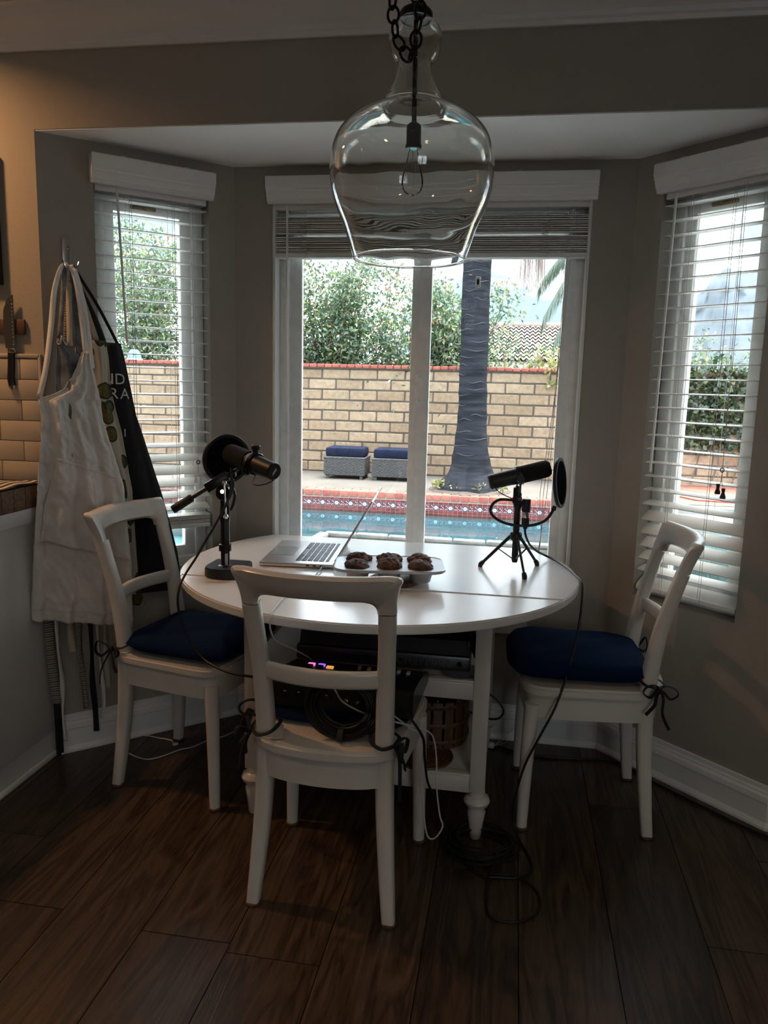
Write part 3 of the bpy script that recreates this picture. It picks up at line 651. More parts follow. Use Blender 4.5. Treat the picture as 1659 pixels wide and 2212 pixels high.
def shrub(name, label, base, spreadx, height, nstem, seed, ntip=30, per=34, size=.082, lm=LEAF, group='shrubs behind the garden wall', rmax=.035, lean=.0, dens=(.16,.16,.13)):
    rs = random.Random(seed); r = thing(name, label, 'shrub', base, 0, group); tips = []
    for s in range(nstem):
        x0 = rs.uniform(-spreadx, spreadx)*.75; y0 = rs.uniform(-.25, .3); h = height*rs.uniform(.65, 1.0)
        p = [Vector((x0, y0, 0))]; dx = rs.uniform(-.30, .30)+lean; dy = rs.uniform(-.2, .2)
        for k in range(1, 8):
            p.append(Vector((x0+dx*h*k/7+rs.uniform(-.07,.07), y0+dy*h*k/7+rs.uniform(-.06,.06), h*k/7)))
        ob('stem', MB().sweep(cat(p, 3), [rmax*(1-.85*i/21) for i in range(22)], 6), M['bark2'], r)
        br = MB()
        for k in range(1, 8):
            for _ in range(max(1, ntip//8)):
                a = rs.uniform(0, 6.28); L = rs.uniform(.15, .55)*(1.15-.09*k); q = p[k]+Vector((math.cos(a)*L, math.sin(a)*L*.7, rs.uniform(-.05,.38)*L*2))
                if q.z > .05: tips.append(q); tips.append((p[k]+q)/2+Vector((0,0,.05)))
    me = leaf_mesh('foliage', [tuple(t) for t in tips], size, per, dens, seed=seed)
    o = ob('foliage', me, lm, r); o['kind'] = 'stuff'
    return r
shrub('flowering_shrub', 'tall leafy shrub behind the garden wall at the left edge of the wide window', (-3.3, 12.75, .2), .85, 3.25, 13, 21)
shrub('flowering_shrub', 'dense green shrub with reddish tips behind the wicker ottomans', (-2.05, 12.65, .2), .70, 2.95, 12, 22)
shrub('flowering_shrub', 'bushy shrub beside the palm trunk partly covering the tiled roof', (-.95, 12.7, .2), .42, 2.5, 8, 23)
shrub('flowering_shrub', 'sparse leafy shrub standing just right of the palm trunk', (-.18, 12.8, .2), .16, 2.3, 3, 24, ntip=22, lean=.02, per=22)
shrub('flowering_shrub', 'bright green shrub seen through the narrow window beside the aprons', (-6.15, 12.7, .2), .95, 3.4, 13, 25)
shrub('garden_tree', 'light green young tree seen through the right window above the ivy', (3.45, 13.6, .0), .65, 2.5, 6, 26, ntip=22, per=20)
# creeper on the wall top at the right
cr_t = thing('creeper_vine', 'yellow-green creeper trailing over the brick cap right of the palm', 'vine', (.6, 11.8, 1.5))
cpts = [(.2+nrs.uniform(0,.75), 11.9+nrs.uniform(-.1,.25), 1.55+abs(nrs.normal(0,.16))) for _ in range(46)] + [(.55+nrs.uniform(-.1,.25), 11.79, 1.55-nrs.uniform(0,.20)) for _ in range(8)]
o = ob('foliage', leaf_mesh('foliage', [tuple(np.array(p)-np.array((.6,11.8,1.5))) for p in cpts], .07, 7, (.05,.04,.05), seed=5, aspect=1.5), YEL, cr_t); o['kind'] = 'stuff'
for k in range(5):
    x = .25+.14*k; ob('runner', MB().sweep(cat([(x-.6, .05, .0), (x-.55+.05*k, .08, .18), (x-.45, .06, .34+.05*(k % 3))], 4), .005, 5), M['bark2'], cr_t)
# ivy on the wall at the right
iv = thing('ivy_cover', 'dark glossy ivy covering the garden wall seen through the right window', 'ivy', (2.9, YW, .2))
ip = [(nrs.uniform(-.75,1.0), nrs.uniform(-.10,.02), nrs.uniform(.30,1.50)) for _ in range(520)]
o = ob('foliage', leaf_mesh('foliage', ip, .075, 9, (.07,.03,.07), seed=6, aspect=1.4), LEAF2, iv); o['kind'] = 'stuff'
for k in range(6):
    x = -.6+.28*k; ob('runner', MB().sweep(cat([(x, -.03, -.2), (x+.08, -.04, .3), (x-.06, -.04, .8), (x+.05, -.03, 1.3)], 4), .010, 5), M['bark2'], iv)
struct('floor_brick_apron', MB().prism([(2.05, 10.9), (2.35, 10.35), (3.6, 10.15), (4.6, 10.3), (4.6, 11.84), (2.05, 11.84)], ZG, ZG+.02), M['redbrick'], smooth=False)
# ---- palm
pl = thing('palm_tree', 'tall palm with ringed grey trunk flaring at its base beside the pool', 'palm', (-.545, 10.45, ZG))
prof = [(.46,-.02),(.43,.06),(.37,.13),(.31,.20),(.275,.30),(.250,.42),(.228,.55),(.205,.75),(.190,1.0),(.182,1.4),(.180,2.0),(.178,3.0),(.176,4.5),(.172,6.0)]
mbp = MB(); pts = []; rr = []
pz = cat([(r_, 0, z) for r_, z in prof], 10)
rows_ = [(p.x, p.z) for p in pz]
def palm_fn(u, v):
    i = int(round(v*(len(rows_)-1))); r_, z = rows_[i]; a = u*2*math.pi
    ring = .008*abs(math.sin(z*11.+.5*math.sin(a)))**6
    fl = max(0, .45-z)/.45
    r_ = r_*(1+.10*fl*math.sin(5*a+1)+.05*fl*math.sin(9*a))+ring+.004*math.sin(a*3+z*7)
    return (r_*math.cos(a)-.03*min(z,3)/3, r_*math.sin(a), z)
mbp.grid(palm_fn, 40, len(rows_), cu=True); ob('trunk', mbp, M['bark'], pl)
for k in range(26):
    z = .5+k*.105+rnd.uniform(-.03,.03); a0 = rnd.uniform(3.4, 5.2); ln = rnd.uniform(.4, 1.0)
    rr_ = np.interp(z, [r[1] for r in rows_], [r[0] for r in rows_])+.006
    pts = [(rr_*math.cos(a0+ln*(t/8-.5)*2)-.03*min(z,3)/3, rr_*math.sin(a0+ln*(t/8-.5)*2), z+.012*math.sin(t*.9+k)) for t in range(9)]
    ob('leaf_scar', MB().sweep(pts, [.0005+.006*math.sin(math.pi*(t+.3)/8.6) for t in range(9)], 5), mat('pale_leaf_scar', (.03,.032,.036), .9) if k == 0 else bpy.data.materials['pale_leaf_scar'], pl)
def frond(par, name, base, tip, mid, nleaf, ll, m_, seed, droop=.5):
    rs = random.Random(seed); P = cat([base, mid, tip], 12); mb = MB(); mb.sweep(P, [.012*(1-.8*i/(len(P)-1)) for i in range(len(P))], 5)
    for i in range(2, len(P)):
        for k in range(nleaf):
            for sgn in (-1, 1):
                t = P[i]-P[i-1]; sd = t.cross(Vector((0,0,1))).normalized()*sgn; d = (sd*.5+t.normalized()*.5+Vector((0,0,-droop-rs.uniform(0,.5)))).normalized()
                a = P[i-1]+t*(k/nleaf); L = ll*rs.uniform(.7,1.1)*(1-.5*abs(i/len(P)-.4)); w_ = t.normalized()*.012
                mb.add([a-w_, a+w_, a+d*L*.6+w_*.8, a+d*L+Vector((0,0,-.05)), a+d*L*.6-w_*.8], [(0,1,2,3,4)])
    return ob(name, mb, m_, par, world=True, smooth=False)
for k, (x, dx) in enumerate(((.06,.0), (.19,.03))):
    mb = MB(); rs = random.Random(40+k)
    for j in range(46):
        a = Vector((x+rs.uniform(-.05,.05), 10.6+rs.uniform(-.06,.06), 4.2)); L = 4.2-(2.45+rs.random()**.5*.62); x2 = a.x+dx+rs.uniform(-.045,.045)
        mb.add([a+Vector((-.008,0,0)), a+Vector((.008,0,0)), (x2+.004, a.y, 4.2-L), (x2-.004, a.y, 4.2-L)], [(0,1,2,3)])
    o = ob('dry_frond', mb, DEAD, pl, world=True, smooth=False)
for k in range(10):
    a = k*.628; ob('crown_frond', MB().sweep(cat([(0,0,5.9),(math.cos(a)*.8,math.sin(a)*.8,6.6),(math.cos(a)*2.0,math.sin(a)*2.0,6.2)],6), [.02*(1-.05*i) for i in range(13)], 5), FROND, pl)
p2 = thing('palm_tree', 'feathery green palm beyond the wall at the right of the wide window', 'palm', (1.55, 14.5, 0))
ob('trunk', MB().sweep([(0,0,0),(.02,0,1.6),(0,0,3.3)], [.16,.13,.12], 12), M['bark'], p2)
fs = [((1.55,14.5,3.35),(.42,14.4,2.55),(.95,14.45,3.45)), ((1.55,14.5,3.35),(.62,14.1,2.15),(1.05,14.2,3.0)), ((1.55,14.5,3.35),(2.7,14.3,2.6),(2.1,14.4,3.5)), ((1.55,14.5,3.35),(1.3,13.6,2.5),(1.4,14.0,3.4)), ((1.55,14.5,3.35),(.35,14.8,3.2),(.9,14.7,3.8)), ((1.55,14.5,3.35),(1.9,14.6,4.4),(1.7,14.5,3.9))]
for k, (b, t, m__) in enumerate(fs): frond(p2, 'frond', b, t, m__, 5, .55, FROND, 60+k, .9)
# planting bed
bed = thing('planting_bed', 'round dark soil bed around the foot of the palm trunk', 'soil', (-.545, 10.40, ZG))
ob('soil', MB().lathe([(0,.03),(.3,.03),(.5,.016),(.545,.004),(.55,-.01)], (0,0,0), 40), M['soil'], bed)
for k, (x, y, n_) in enumerate(((-.95,10.25,16), (-.80,10.14,12), (-.38,10.05,10), (-.1,10.12,7), (-1.0,10.4,9), (-.70,10.1,6))):
    o = thing('succulent_plant', ['leafy yellow-green plant at the left rim of the palm bed', 'low yellow succulent in front of the palm flare, left of centre', 'small yellow succulent in front of the palm foot', 'tiny yellow succulent at the right rim of the palm bed', 'dark green-yellow plant at the back left of the palm bed', 'small pale succulent between two others at the palm foot'][k], 'plant', (x, y, ZG+.02), 0, 'small plants in the palm bed')
    f = ob('leaves', leaf_mesh('leaves', [(nrs.normal(0,.05), nrs.normal(0,.03), .03+abs(nrs.normal(0,.035))) for _ in range(n_)], .055, 3, (.02,.02,.015), seed=80+k, aspect=2), YEL, o); f['kind'] = 'stuff'
    ob('stem', MB().sweep([(0,0,-.015),(0,0,.06)], .006, 5), M['bark2'], o)
# spa rim in the pool
sp_ = thing('spa_edge', 'low dark pebbled spa wall with pale stone rim rising from the pool', 'spa', (-.4, 6.2, -1.25))
ob('pebble_wall', MB().prism([(-1.75,6.95),(1.9,6.95),(1.9,5.2),(-2.1,5.2)], -1.25, -.10), M['moss'], sp_, world=True, smooth=False)
rim = [(-1.82,5.2),(-1.70,6.98),(1.9,6.98)]
for i, (a, b) in enumerate(zip(rim[:-1], rim[1:])):
    L = math.dist(a, b); n_ = int(L/.28)
    for k in range(n_):
        t = (k+.5)/n_; an = math.atan2(b[1]-a[1], b[0]-a[0])
        o = ob('rim_stone', MB().box((0,0,0), (L/n_-.012, .10, .05), None, .012), M['stone'], sp_)
        o.location = Vector((a[0]+(b[0]-a[0])*t, a[1]+(b[1]-a[1])*t, -.08+rnd.uniform(-.004,.004)))-Vector(sp_.location); o.rotation_euler = (0,0,an)
ob('spa_water', MB().add([(-1.70,5.2,-.085),(1.85,5.2,-.085),(1.85,6.93,-.085),(-1.66,6.93,-.085)], [(0,1,2,3)]), wm, sp_, world=True, smooth=False)
# ---- neighbouring house roof
hs = thing('neighbour_house', 'house beyond the wall with a pale scalloped clay tile roof', 'house', (-.2, 29, 0))
ob('wall', MB().b2((-3.2, 26.8, 0), (4.2, 32, 2.1)), M['stucco'], hs, world=True, smooth=False)
ey, ez, ry, rz_ = 26.4, 1.95, 29.2, 3.50
sl_ = math.atan2(rz_-ez, ry-ey)
ob('roof_deck', MB().add([(-3.4,ey,ez-.08),(4.4,ey,ez-.08),(4.4,ry,rz_-.08),(-3.4,ry,rz_-.08)], [(0,1,2,3)]), mat('dark_underlay', (.08,.06,.05), .9), hs, world=True, smooth=False)
ob('roof_deck', MB().add([(-3.4,ry,rz_-.08),(4.4,ry,rz_-.08),(4.4,32.2,ez),(-3.4,32.2,ez)], [(0,1,2,3)]), bpy.data.materials['dark_underlay'], hs, world=True, smooth=False)
tw, tl_ = .196, .262
tmb = MB(); tmb.grid(lambda u, v: ((u-.5)*tw*1.02, (v-.5)*(tl_+.05), .085*math.cos((u-.5)*2*math.pi)*.5+.04-.06*v), 9, 2)
tme = tmb.mesh('roof_tile', True, 60); tme.materials.append(M['rooftile'])
nrow = int(math.hypot(ry-ey, rz_-ez)/tl_)
for j in range(2, nrow):
    t = (j+.5)/nrow
    for i in range(-11, 11):
        x = i*tw+.1
        inst('roof_tile', tme, hs, Vector((x, ey+(ry-ey)*t, ez+(rz_-ez)*t))-Vector(hs.location), (sl_, 0, 0))
for i in range(-9, 9):
    x = i*.30-.1; inst('ridge_tile', bpy.data.meshes.get('ridge_tile') or MB().sweep([(-.16,0,0),(.16,0,-.03)], [.10,.12], 10).mesh('ridge_tile'), hs, Vector((x, ry, rz_+.02))-Vector(hs.location), mat=M['rooftile'])
# ---- mountain ridge
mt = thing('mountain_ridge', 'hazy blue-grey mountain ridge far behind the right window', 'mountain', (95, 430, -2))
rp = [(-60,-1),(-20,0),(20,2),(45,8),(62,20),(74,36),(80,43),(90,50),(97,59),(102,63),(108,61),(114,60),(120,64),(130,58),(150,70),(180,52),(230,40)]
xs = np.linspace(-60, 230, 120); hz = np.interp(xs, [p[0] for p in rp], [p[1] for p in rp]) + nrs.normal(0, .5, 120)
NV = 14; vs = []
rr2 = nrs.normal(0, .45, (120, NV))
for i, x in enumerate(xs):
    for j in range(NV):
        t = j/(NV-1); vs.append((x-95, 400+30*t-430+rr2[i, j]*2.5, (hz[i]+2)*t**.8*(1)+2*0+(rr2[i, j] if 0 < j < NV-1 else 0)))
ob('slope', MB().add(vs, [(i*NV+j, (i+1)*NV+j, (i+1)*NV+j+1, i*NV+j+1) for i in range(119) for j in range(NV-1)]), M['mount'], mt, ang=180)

# ================================================================== KITCHEN LIGHTS
CAN_W = .60
can_mat = emis('warm_lamp_lens', (1.0, .72, .45), 9.0)
def can_light(x, y, label, power=CAN_W, col=(1, .78, .56)):
    r = thing('recessed_light', label, 'light', (x, y, ZT-.012), 0, 'recessed ceiling lights')
    ob('trim_ring', MB().lathe([(.052,.012),(.052,.0),(.074,.0),(.078,.006),(.078,.0125),(.052,.0125)], (0,0,0), 28), M['trim'], r)
    ob('lens', MB().lathe([(0,.006),(.051,.006),(.051,.011),(0,.011)], (0,0,0), 28), can_mat, r)
    l = bpy.data.lights.new('recessed_light_glow', 'AREA'); l.shape = 'DISK'; l.size = .10; l.energy = power; l.color = col; l.spread = R(150)
    lo = bpy.data.objects.new('recessed_light_glow', l); COL.objects.link(lo); lo.parent = r; lo.location = (0, 0, -.004)
can_light(-2.05, 2.05, 'recessed ceiling light close to the tiled kitchen wall', 5.6, (1, .50, .20))
for i, (x, y) in enumerate(((-2.4, .6), (-1.0, .3), (.5, .2), (1.8, .7), (-2.2, -1.2), (-.5, -1.4), (1.3, -1.3))):
    can_light(x, y, ['recessed ceiling light over the far kitchen aisle', 'recessed ceiling light left of the table behind the viewer', 'recessed ceiling light right of the table behind the viewer', 'recessed ceiling light near the right-hand wall', 'recessed ceiling light at the rear left of the room', 'recessed ceiling light at the rear middle of the room', 'recessed ceiling light at the rear right of the room'][i])

# ================================================================== TABLE
TZ = .750
TC, TR, TCH = Vector((-.405, 2.425)), .628, 2.832
tb = thing('dining_table', 'round white drop-leaf table with open shelves in the window bay', 'table', (TC.x, TC.y, 0))
def circ(a): return (TR*math.cos(a), TR*math.sin(a))
yh, yb, sk = 2.150-TC.y, TCH-TC.y, .02
def arc(a0, a1, n): return [circ(a0+(a1-a0)*k/n) for k in range(n+1)]
def yline(x, y0): return y0+sk*x
ya = math.asin(yh/TR); yb_ = math.asin(yb/TR)
main = arc(ya+.012, yb_, 26) + arc(math.pi-yb_, math.pi-ya+.0-.012, 26)
leaf = arc(math.pi-ya+.002, 2*math.pi+ya-.002, 60)
def slab(poly, z0, z1, bev=.004):
    b = bmesh.new(); vs = [b.verts.new((p[0], p[1], z0)) for p in poly]; f = b.faces.new(vs)
    e = bmesh.ops.extrude_face_region(b, geom=[f]); bmesh.ops.translate(b, vec=(0,0,z1-z0), verts=[v for v in e['geom'] if isinstance(v, bmesh.types.BMVert)])
    bmesh.ops.recalc_face_normals(b, faces=b.faces)
    ed = [x for x in b.edges if len(x.link_faces) == 2 and x.calc_face_angle() > 1.0 and abs(x.verts[0].co.z-x.verts[1].co.z) < 1e-5]
    bmesh.ops.bevel(b, geom=ed, offset=bev, segments=2, affect='EDGES')
    me = bpy.data.meshes.new('slab'); b.to_mesh(me); b.free()
    me.polygons.foreach_set('use_smooth', [True]*len(me.polygons)); me.set_sharp_from_angle(angle=R(35)); return me
ob('tabletop', slab(main, TZ-.026, TZ), M['table'], tb)
ob('drop_leaf', slab(leaf, TZ-.026, TZ-.0005), M['table'], tb)
ob('drop_leaf', MB().b2((-.49, yb-.001, TZ-.33), (.49, yb+.014, TZ-.004), .003), M['table'], tb)
LX = (-.337, .352); LY = (-.268, .285)
for x in LX:
    for y in LY:
        lg = MB().box((0,0,.440), (.046,.046,.572), None, .003)
        l_ = ob('leg', lg, M['chair'], tb); l_.location = (x, y, 0)
        ob('turned_foot', MB().lathe([(.015,0),(.017,.004),(.022,.05),(.0275,.085),(.021,.098),(.021,.102),(.034,.108),(.039,.120),(.034,.133),(.026,.138),(.024,.146),(.024,.155)], (0,0,0), 24), M['chair'], l_)
for z in (.148, .436):
    for (a, b) in (((LX[0]+.02, LY[0]-.018), (LX[1]-.02, LY[0]+.006)), ((LX[0]+.02, LY[1]-.006), (LX[1]-.02, LY[1]+.018))):
        ob('shelf_rail', MB().b2((a[0], a[1], z), (b[0], b[1], z+.052), .004), M['chair'], tb)
        ob('rail_bead', MB().b2((a[0], a[1]-.003, z+.052), (b[0], b[1]+.003, z+.060), .002), M['chair'], tb)
    ob('shelf', MB().b2((LX[0]-.018, LY[0]+.008, z+.040), (LX[1]+.018, LY[1]-.008, z+.056), .002), M['chair'], tb)
for y in LY: ob('top_apron', MB().b2((LX[0]+.02, y-.009, TZ-.076), (LX[1]-.02, y+.009, TZ-.026)), M['chair'], tb)
for x in LX: ob('top_apron', MB().b2((x-.009, LY[0]+.02, TZ-.076), (x+.009, LY[1]-.02, TZ-.026)), M['chair'], tb)

# ================================================================== CHAIRS
ZS = .462
def chair_mesh():
    d = {}
    half = [(0,.212),(.10,.210),(.168,.200),(.203,.172),(.212,.13),(.207,.04),(.200,-.06),(.193,-.13),(.176,-.180),(.125,-.212),(.06,-.226)]
    out = half + [(0,-.230)] + [(-x, y) for x, y in half[::-1][:-1]]
    poly = [(p.x, p.y) for p in cat([(x, y, 0) for x, y in out], 4, closed=True)]
    d['seat'] = slab(poly, ZS-.033, ZS, .008)
    ap = [(x*.93, y*.935+.0) for x, y in poly]
    mb = MB(); n = len(ap)
    vs = [(x, y, ZS-.033) for x, y in ap] + [(x, y, ZS-.102) for x, y in ap] + [(x*.9, y*.9, ZS-.102) for x, y in ap] + [(x*.9, y*.9, ZS-.033) for x, y in ap]
    mb.add(vs, [(k*n+i, k*n+(i+1) % n, ((k+1) % 4)*n+(i+1) % n, ((k+1) % 4)*n+i) for k in range(4) for i in range(n)])
    d['apron'] = mb.mesh('seat_apron', True, 30)
    sq = [(math.copysign(abs(math.cos(a))**.62, math.cos(a)), math.copysign(abs(math.sin(a))**.62, math.sin(a))) for a in [2*math.pi*k/20 for k in range(20)]]
    PP = [(.178,-.190,.006),(.170,-.180,.10),(.160,-.168,.234),(.154,-.162,.36),(.152,-.163,.47),(.155,-.182,.62),(.160,-.205,.72),(.1645,-.2315,.818)]
    RR = [(.0165,.0165),(.019,.019),(.0215,.0215),(.0225,.024),(.0225,.024),(.0215,.021),(.0205,.019),(.0215,.0185)]
    P = cat(PP, 5); rr = [(np.interp(i/5., range(8), [r[0] for r in RR]), np.interp(i/5., range(8), [r[1] for r in RR])) for i in range(len(P))]
    for nm, s in (('postR', 1), ('postL', -1)):
        d[nm] = MB().sweep([(p.x*s, p.y, p.z) for p in P], rr, prof=sq, upv=(1,0,0)).mesh('back_leg', True, 40)
    for nm, s in (('legR', 1), ('legL', -1)):
        q = cat([(.195*s,.184,.006),(.192*s,.180,.2),(.186*s,.172,ZS-.06)], 5)
        d[nm] = MB().sweep(q, [.0165+.0065*i/(len(q)-1) for i in range(len(q))], 16).mesh('leg', True, 40)
    # crest rail: arch between the two posts
    def lean(z): return np.interp(z, [.80,.838,.91,.93], [-.226,-.236,-.262,-.270])
    ou = cat([(-.186,.818,0),(-.188,.850,0),(-.195,.882,0),(-.2015,.899,0),(-.198,.9085,0),(-.18,.911,0),(-.13,.911,0),(-.07,.911,0),(0,.912,0)], 5)
    inn = cat([(-.143,.818,0),(-.143,.825,0),(-.1395,.835,0),(-.131,.843,0),(-.115,.8475,0),(-.095,.8485,0),(-.07,.849,0),(-.035,.8495,0),(0,.850,0)], 5)
    ou = [(p.x, p.y) for p in ou]; inn = [(p.x, p.y) for p in inn]
    ou += [(-x, y) for x, y in ou[::-1][1:]]; inn += [(-x, y) for x, y in inn[::-1][1:]]
    mb = MB(); vs = []; sec = [(0,-.3),(.0,.3),(.12,.9),(.5,1.),(.88,.9),(1.,.3),(1.,-.3),(.88,-.9),(.5,-1.),(.12,-.9)]; ns = len(sec)
    for (xo, zo), (xi, zi) in zip(ou, inn):
        for a, b in sec:
            x = xi+(xo-xi)*a; z = zi+(zo-zi)*a; bow = .040*max(0, 1-(x/.168)**2)
            vs.append((x, lean(z)-bow+b*(.0165+.003*a), z))
    m_ = len(ou)
    mb.add(vs, [(i*ns+k, i*ns+(k+1) % ns, (i+1)*ns+(k+1) % ns, (i+1)*ns+k) for i in range(m_-1) for k in range(ns)] + [tuple(range(ns)), tuple((m_-1)*ns+k for k in range(ns))])
    d['crest'] = mb.mesh('crest_rail', True, 50)
    pts = [(x, -.186-.036*(1-(x/.155)**2), .640) for x in np.linspace(-.15, .15, 13)]
    d['slat'] = MB().sweep(pts, [(.022,.010)]*13, prof=sq, upv=(0,0,1)).mesh('back_slat', True, 40)
    d['glide'] = MB().lathe([(0,0),(.0185,0),(.0205,.003),(.0205,.007),(.017,.0095),(0,.0095)], (0,0,0), 18).mesh('glide')
    return d
CH = chair_mesh()
for k, v in CH.items(): v.materials.append(M['glide'] if k == 'glide' else M['chair'])
def chair(label, loc, rotz):
    r = thing('dining_chair', label, 'chair', (loc[0], loc[1], 0), rotz, 'cream painted dining chairs')
    inst('seat', CH['seat'], r); inst('seat_apron', CH['apron'], r); inst('crest_rail', CH['crest'], r); inst('back_slat', CH['slat'], r)
    for nm, k, p in (('leg','legR',(.195,.184)), ('leg','legL',(-.195,.184)), ('back_leg','postR',(.178,-.190)), ('back_leg','postL',(-.178,-.190))):
        o = inst(nm, CH[k], r); inst('glide', CH['glide'], o, (p[0], p[1], 0))
    return r
C1 = ((-.418, 1.925), -.035); C2 = ((.262, 2.434), R(90)+.03); C3 = ((-1.018, 2.364), -R(90)-.155)
chair('cream chair in front of the table with audio mixer on its seat', *C1)
chair('cream chair with navy cushion at the right of the table', *C2)
chair('cream chair with navy cushion at the left of the table beside the aprons', *C3)
def loc2w(C, p):
    c, s = math.cos(C[1]), math.sin(C[1]); return Vector((C[0][0]+c*p[0]-s*p[1], C[0][1]+s*p[0]+c*p[1], p[2]))
def bow(mb_list, c, w_=.05, rot=0., tail=.09, par=None, sd=0):
    rs = random.Random(sd); c = Vector(c); ax = Vector((math.cos(rot), math.sin(rot), 0)); out_ = Vector((-ax.y, ax.x, 0))
    P = lambda a, b, z: c+ax*a+out_*b+Vector((0,0,z))
    for s in (-1, 1):
        ob('bow_loop', MB().sweep(cat([P(0,0,0), P(s*.018,-.006,.020), P(s*w_*.75,-.010,.026+rs.uniform(-.008,.012)), P(s*w_,-.012,.004), P(s*w_*.7,-.010,-.014), P(s*.015,-.006,-.006), P(0,0,0)], 4), [(.0018,.0055)]*25, 6), M['tie'], par, world=True)
        ob('tie_tail', MB().sweep(cat([P(0,0,0), P(s*.012,-.008,-.022), P(s*.022+rs.uniform(-.01,.01),-.012,-tail*.6), P(s*.030+rs.uniform(-.015,.015),-.014,-tail)], 4), [(.0018,.0055)]*13, 6), M['tie'], par, world=True)
    ob('tie_knot', MB().box(c, (.014,.014,.016), None, .004), M['tie'], par, world=True)
def cushion(label, C, off=(0,.01), sz=(.41,.40), h=.052, ties=True, overhang=0., tz=.0):
    r = thing('seat_cushion', label, 'cushion', loc2w(C, (off[0], off[1], ZS)), C[1], 'navy seat cushions with tape ties')
    rs = np.random.RandomState(len(label)); ph = rs.uniform(0, 6, 6)
    def fn(sgn):
        def f(u, v):
            a, b = 2*u-1, 2*v-1
            # superellipse plan
            k = max(abs(a), abs(b)); ex = 5.
            if k > 1e-6:
                n_ = (abs(a)**ex+abs(b)**ex)**(1/ex); sc = k/n_
            else: sc = 1
            x, y = a*sc*sz[0]/2*(1-.04*(1-b)/2), b*sc*sz[1]/2
            e = max(0, 1-k**5)**.5
            z = (h*.5*e*(1+.10*math.sin(x*22+ph[0])*math.sin(y*18+ph[1])+.05*math.sin(x*45+y*30+ph[2]))) if sgn > 0 else -h*.5*e*.9
            return (x, y, h*.5+z+.001)
        return f
    mb = MB(); mb.grid(fn(1), 25, 25); mb.grid(fn(-1), 25, 25)
    ob('pad', mb, M['navy'], r, ang=180)
    if ties:
        for s in (-1, 1):
            p = loc2w(C, (s*.180, -.185, ZS+.012)); q0 = loc2w(C, (s*.150, -.135, ZS+.03)); q1 = loc2w(C, (s*.185, -.150, ZS+.02))
            for nm, pt in (('tie', [q0, q1, p]), ('tie', [q0, loc2w(C, (s*.118, -.150, ZS+.03)), loc2w(C, (s*.125, -.195, ZS+.02)), loc2w(C, (s*.155, -.210, ZS+.012)), p])):
                pts = cat(pt, 4); c, s2 = math.cos(-C[1]), math.sin(-C[1])
                lp = [Vector((c*(w.x-r.location.x)-s2*(w.y-r.location.y), s2*(w.x-r.location.x)+c*(w.y-r.location.y), w.z-r.location.z)) for w in pts]
                ob(nm, MB().sweep(lp, [(.0018,.0055)]*len(lp), 6), M['tie'], r)
            # bow, in the cushion's own frame
            b0 = Vector((s*.184-off[0], -.190-off[1], .010))
            bow(None, b0, .045, (0.3 if s > 0 else -.2), .085+.03*tz, r, sd=s+5) if False else bow_local(r, b0, s)
    return r
def bow_local(par, c, s):
    rs = random.Random(int(c.x*1000)+len(par.name)*7+s); P = lambda a, b, z: c+Vector((b*s, a, z))
    for k in (-1, 1):
        w_ = rs.uniform(.038,.055)
        ob('bow_loop', MB().sweep(cat([P(0,0,0), P(k*.014,.010,.016), P(k*w_*.8,.022,.020+rs.uniform(-.012,.016)), P(k*w_,.022,-.004), P(k*w_*.6,.018,-.020), P(k*.012,.008,-.006), P(0,0,0)], 4), [(.002,.0058)]*25, 6), M['tie'], par)
        tl = rs.uniform(.06,.115)
        ob('tie_tail', MB().sweep(cat([P(0,0,0), P(k*.010,.012,-.022), P(k*.02+rs.uniform(-.012,.012),.018,-tl*.6), P(k*.03+rs.uniform(-.02,.02),.020,-tl)], 4), [(.002,.0058)]*13, 6), M['tie'], par)
    ob('tie_knot', MB().box(c+Vector((.004*s,0,0)), (.014,.014,.016), None, .004), M['tie'], par)
cushion('navy cushion on the right chair overhanging its front edge', C2, (0,.035), (.40,.43), .075)
cushion('navy cushion on the left chair near the hanging aprons', C3, (0,.03), (.41,.41), .062)
cushion('thin navy cushion under the audio mixer on the front chair', C1, (0,.045), (.39,.31), .022)
tg = tag(ob('care_tag', MB().sweep(cat([loc2w(C1,(-.132,-.135,ZS+.012)), loc2w(C1,(-.128,-.160,ZS+.010)), loc2w(C1,(-.118,-.185,ZS+.004)), loc2w(C1,(-.112,-.205,ZS+.005))], 4), [(.0005,.018)]*13, 4), M['whitec']), 'small white printed care tag lying on the front chair seat', 'tag')

# ================================================================== THINGS ON THE TABLE
# ---- laptop
BETA, PHI = -.085, R(30)
lap = thing('laptop', 'open silver laptop turned left on the table', 'laptop', (-.672, 2.50, TZ), -BETA)
LW, LD = .352, .243          # along y, along x; user sits on the -x side
ob('base', MB().box((0, 0, .0085), (LD, LW, .013), None, .004), M['alu'], lap)
ob('rubber_foot', MB().box((0, 0, .001), (LD-.03, LW-.03, .002)), M['black'], lap)
ob('trackpad', MB().box((-.070, 0, .0152), (.078, .135, .0008)), M['alud'], lap)
kb = ob('keyboard_well', MB().box((.045, 0, .0151), (.112, .286, .0006)), M['alud'], lap)
kme = MB().box((0,0,0), (.0158, .0152, .0012), None, .0004).mesh('key'); kme.materials.append(M['key'])
for i in range(6):
    for j in range(15):
        if i == 0 and 4 <= j <= 9: continue
        inst('key', kme, kb, (-.002+i*.0188, -.132+j*.0189, .0162), (0,0,0), (.6 if i == 5 else 1, 1, 1))
inst('space_key', kme, kb, (-.002, -.0095, .0162), (0,0,0), (1, 6.6, 1))
hx = LD/2-.004
lid = ob('screen_lid', MB().box((0, 0, .120), (.006, LW, .240), None, .0025), M['alu'], lap); lid.location = (hx, 0, .013); lid.rotation_euler = (0, PHI, 0)
ob('display', MB().box((-.0034, 0, .122), (.0006, LW-.016, .215)), M['screen'], lid)
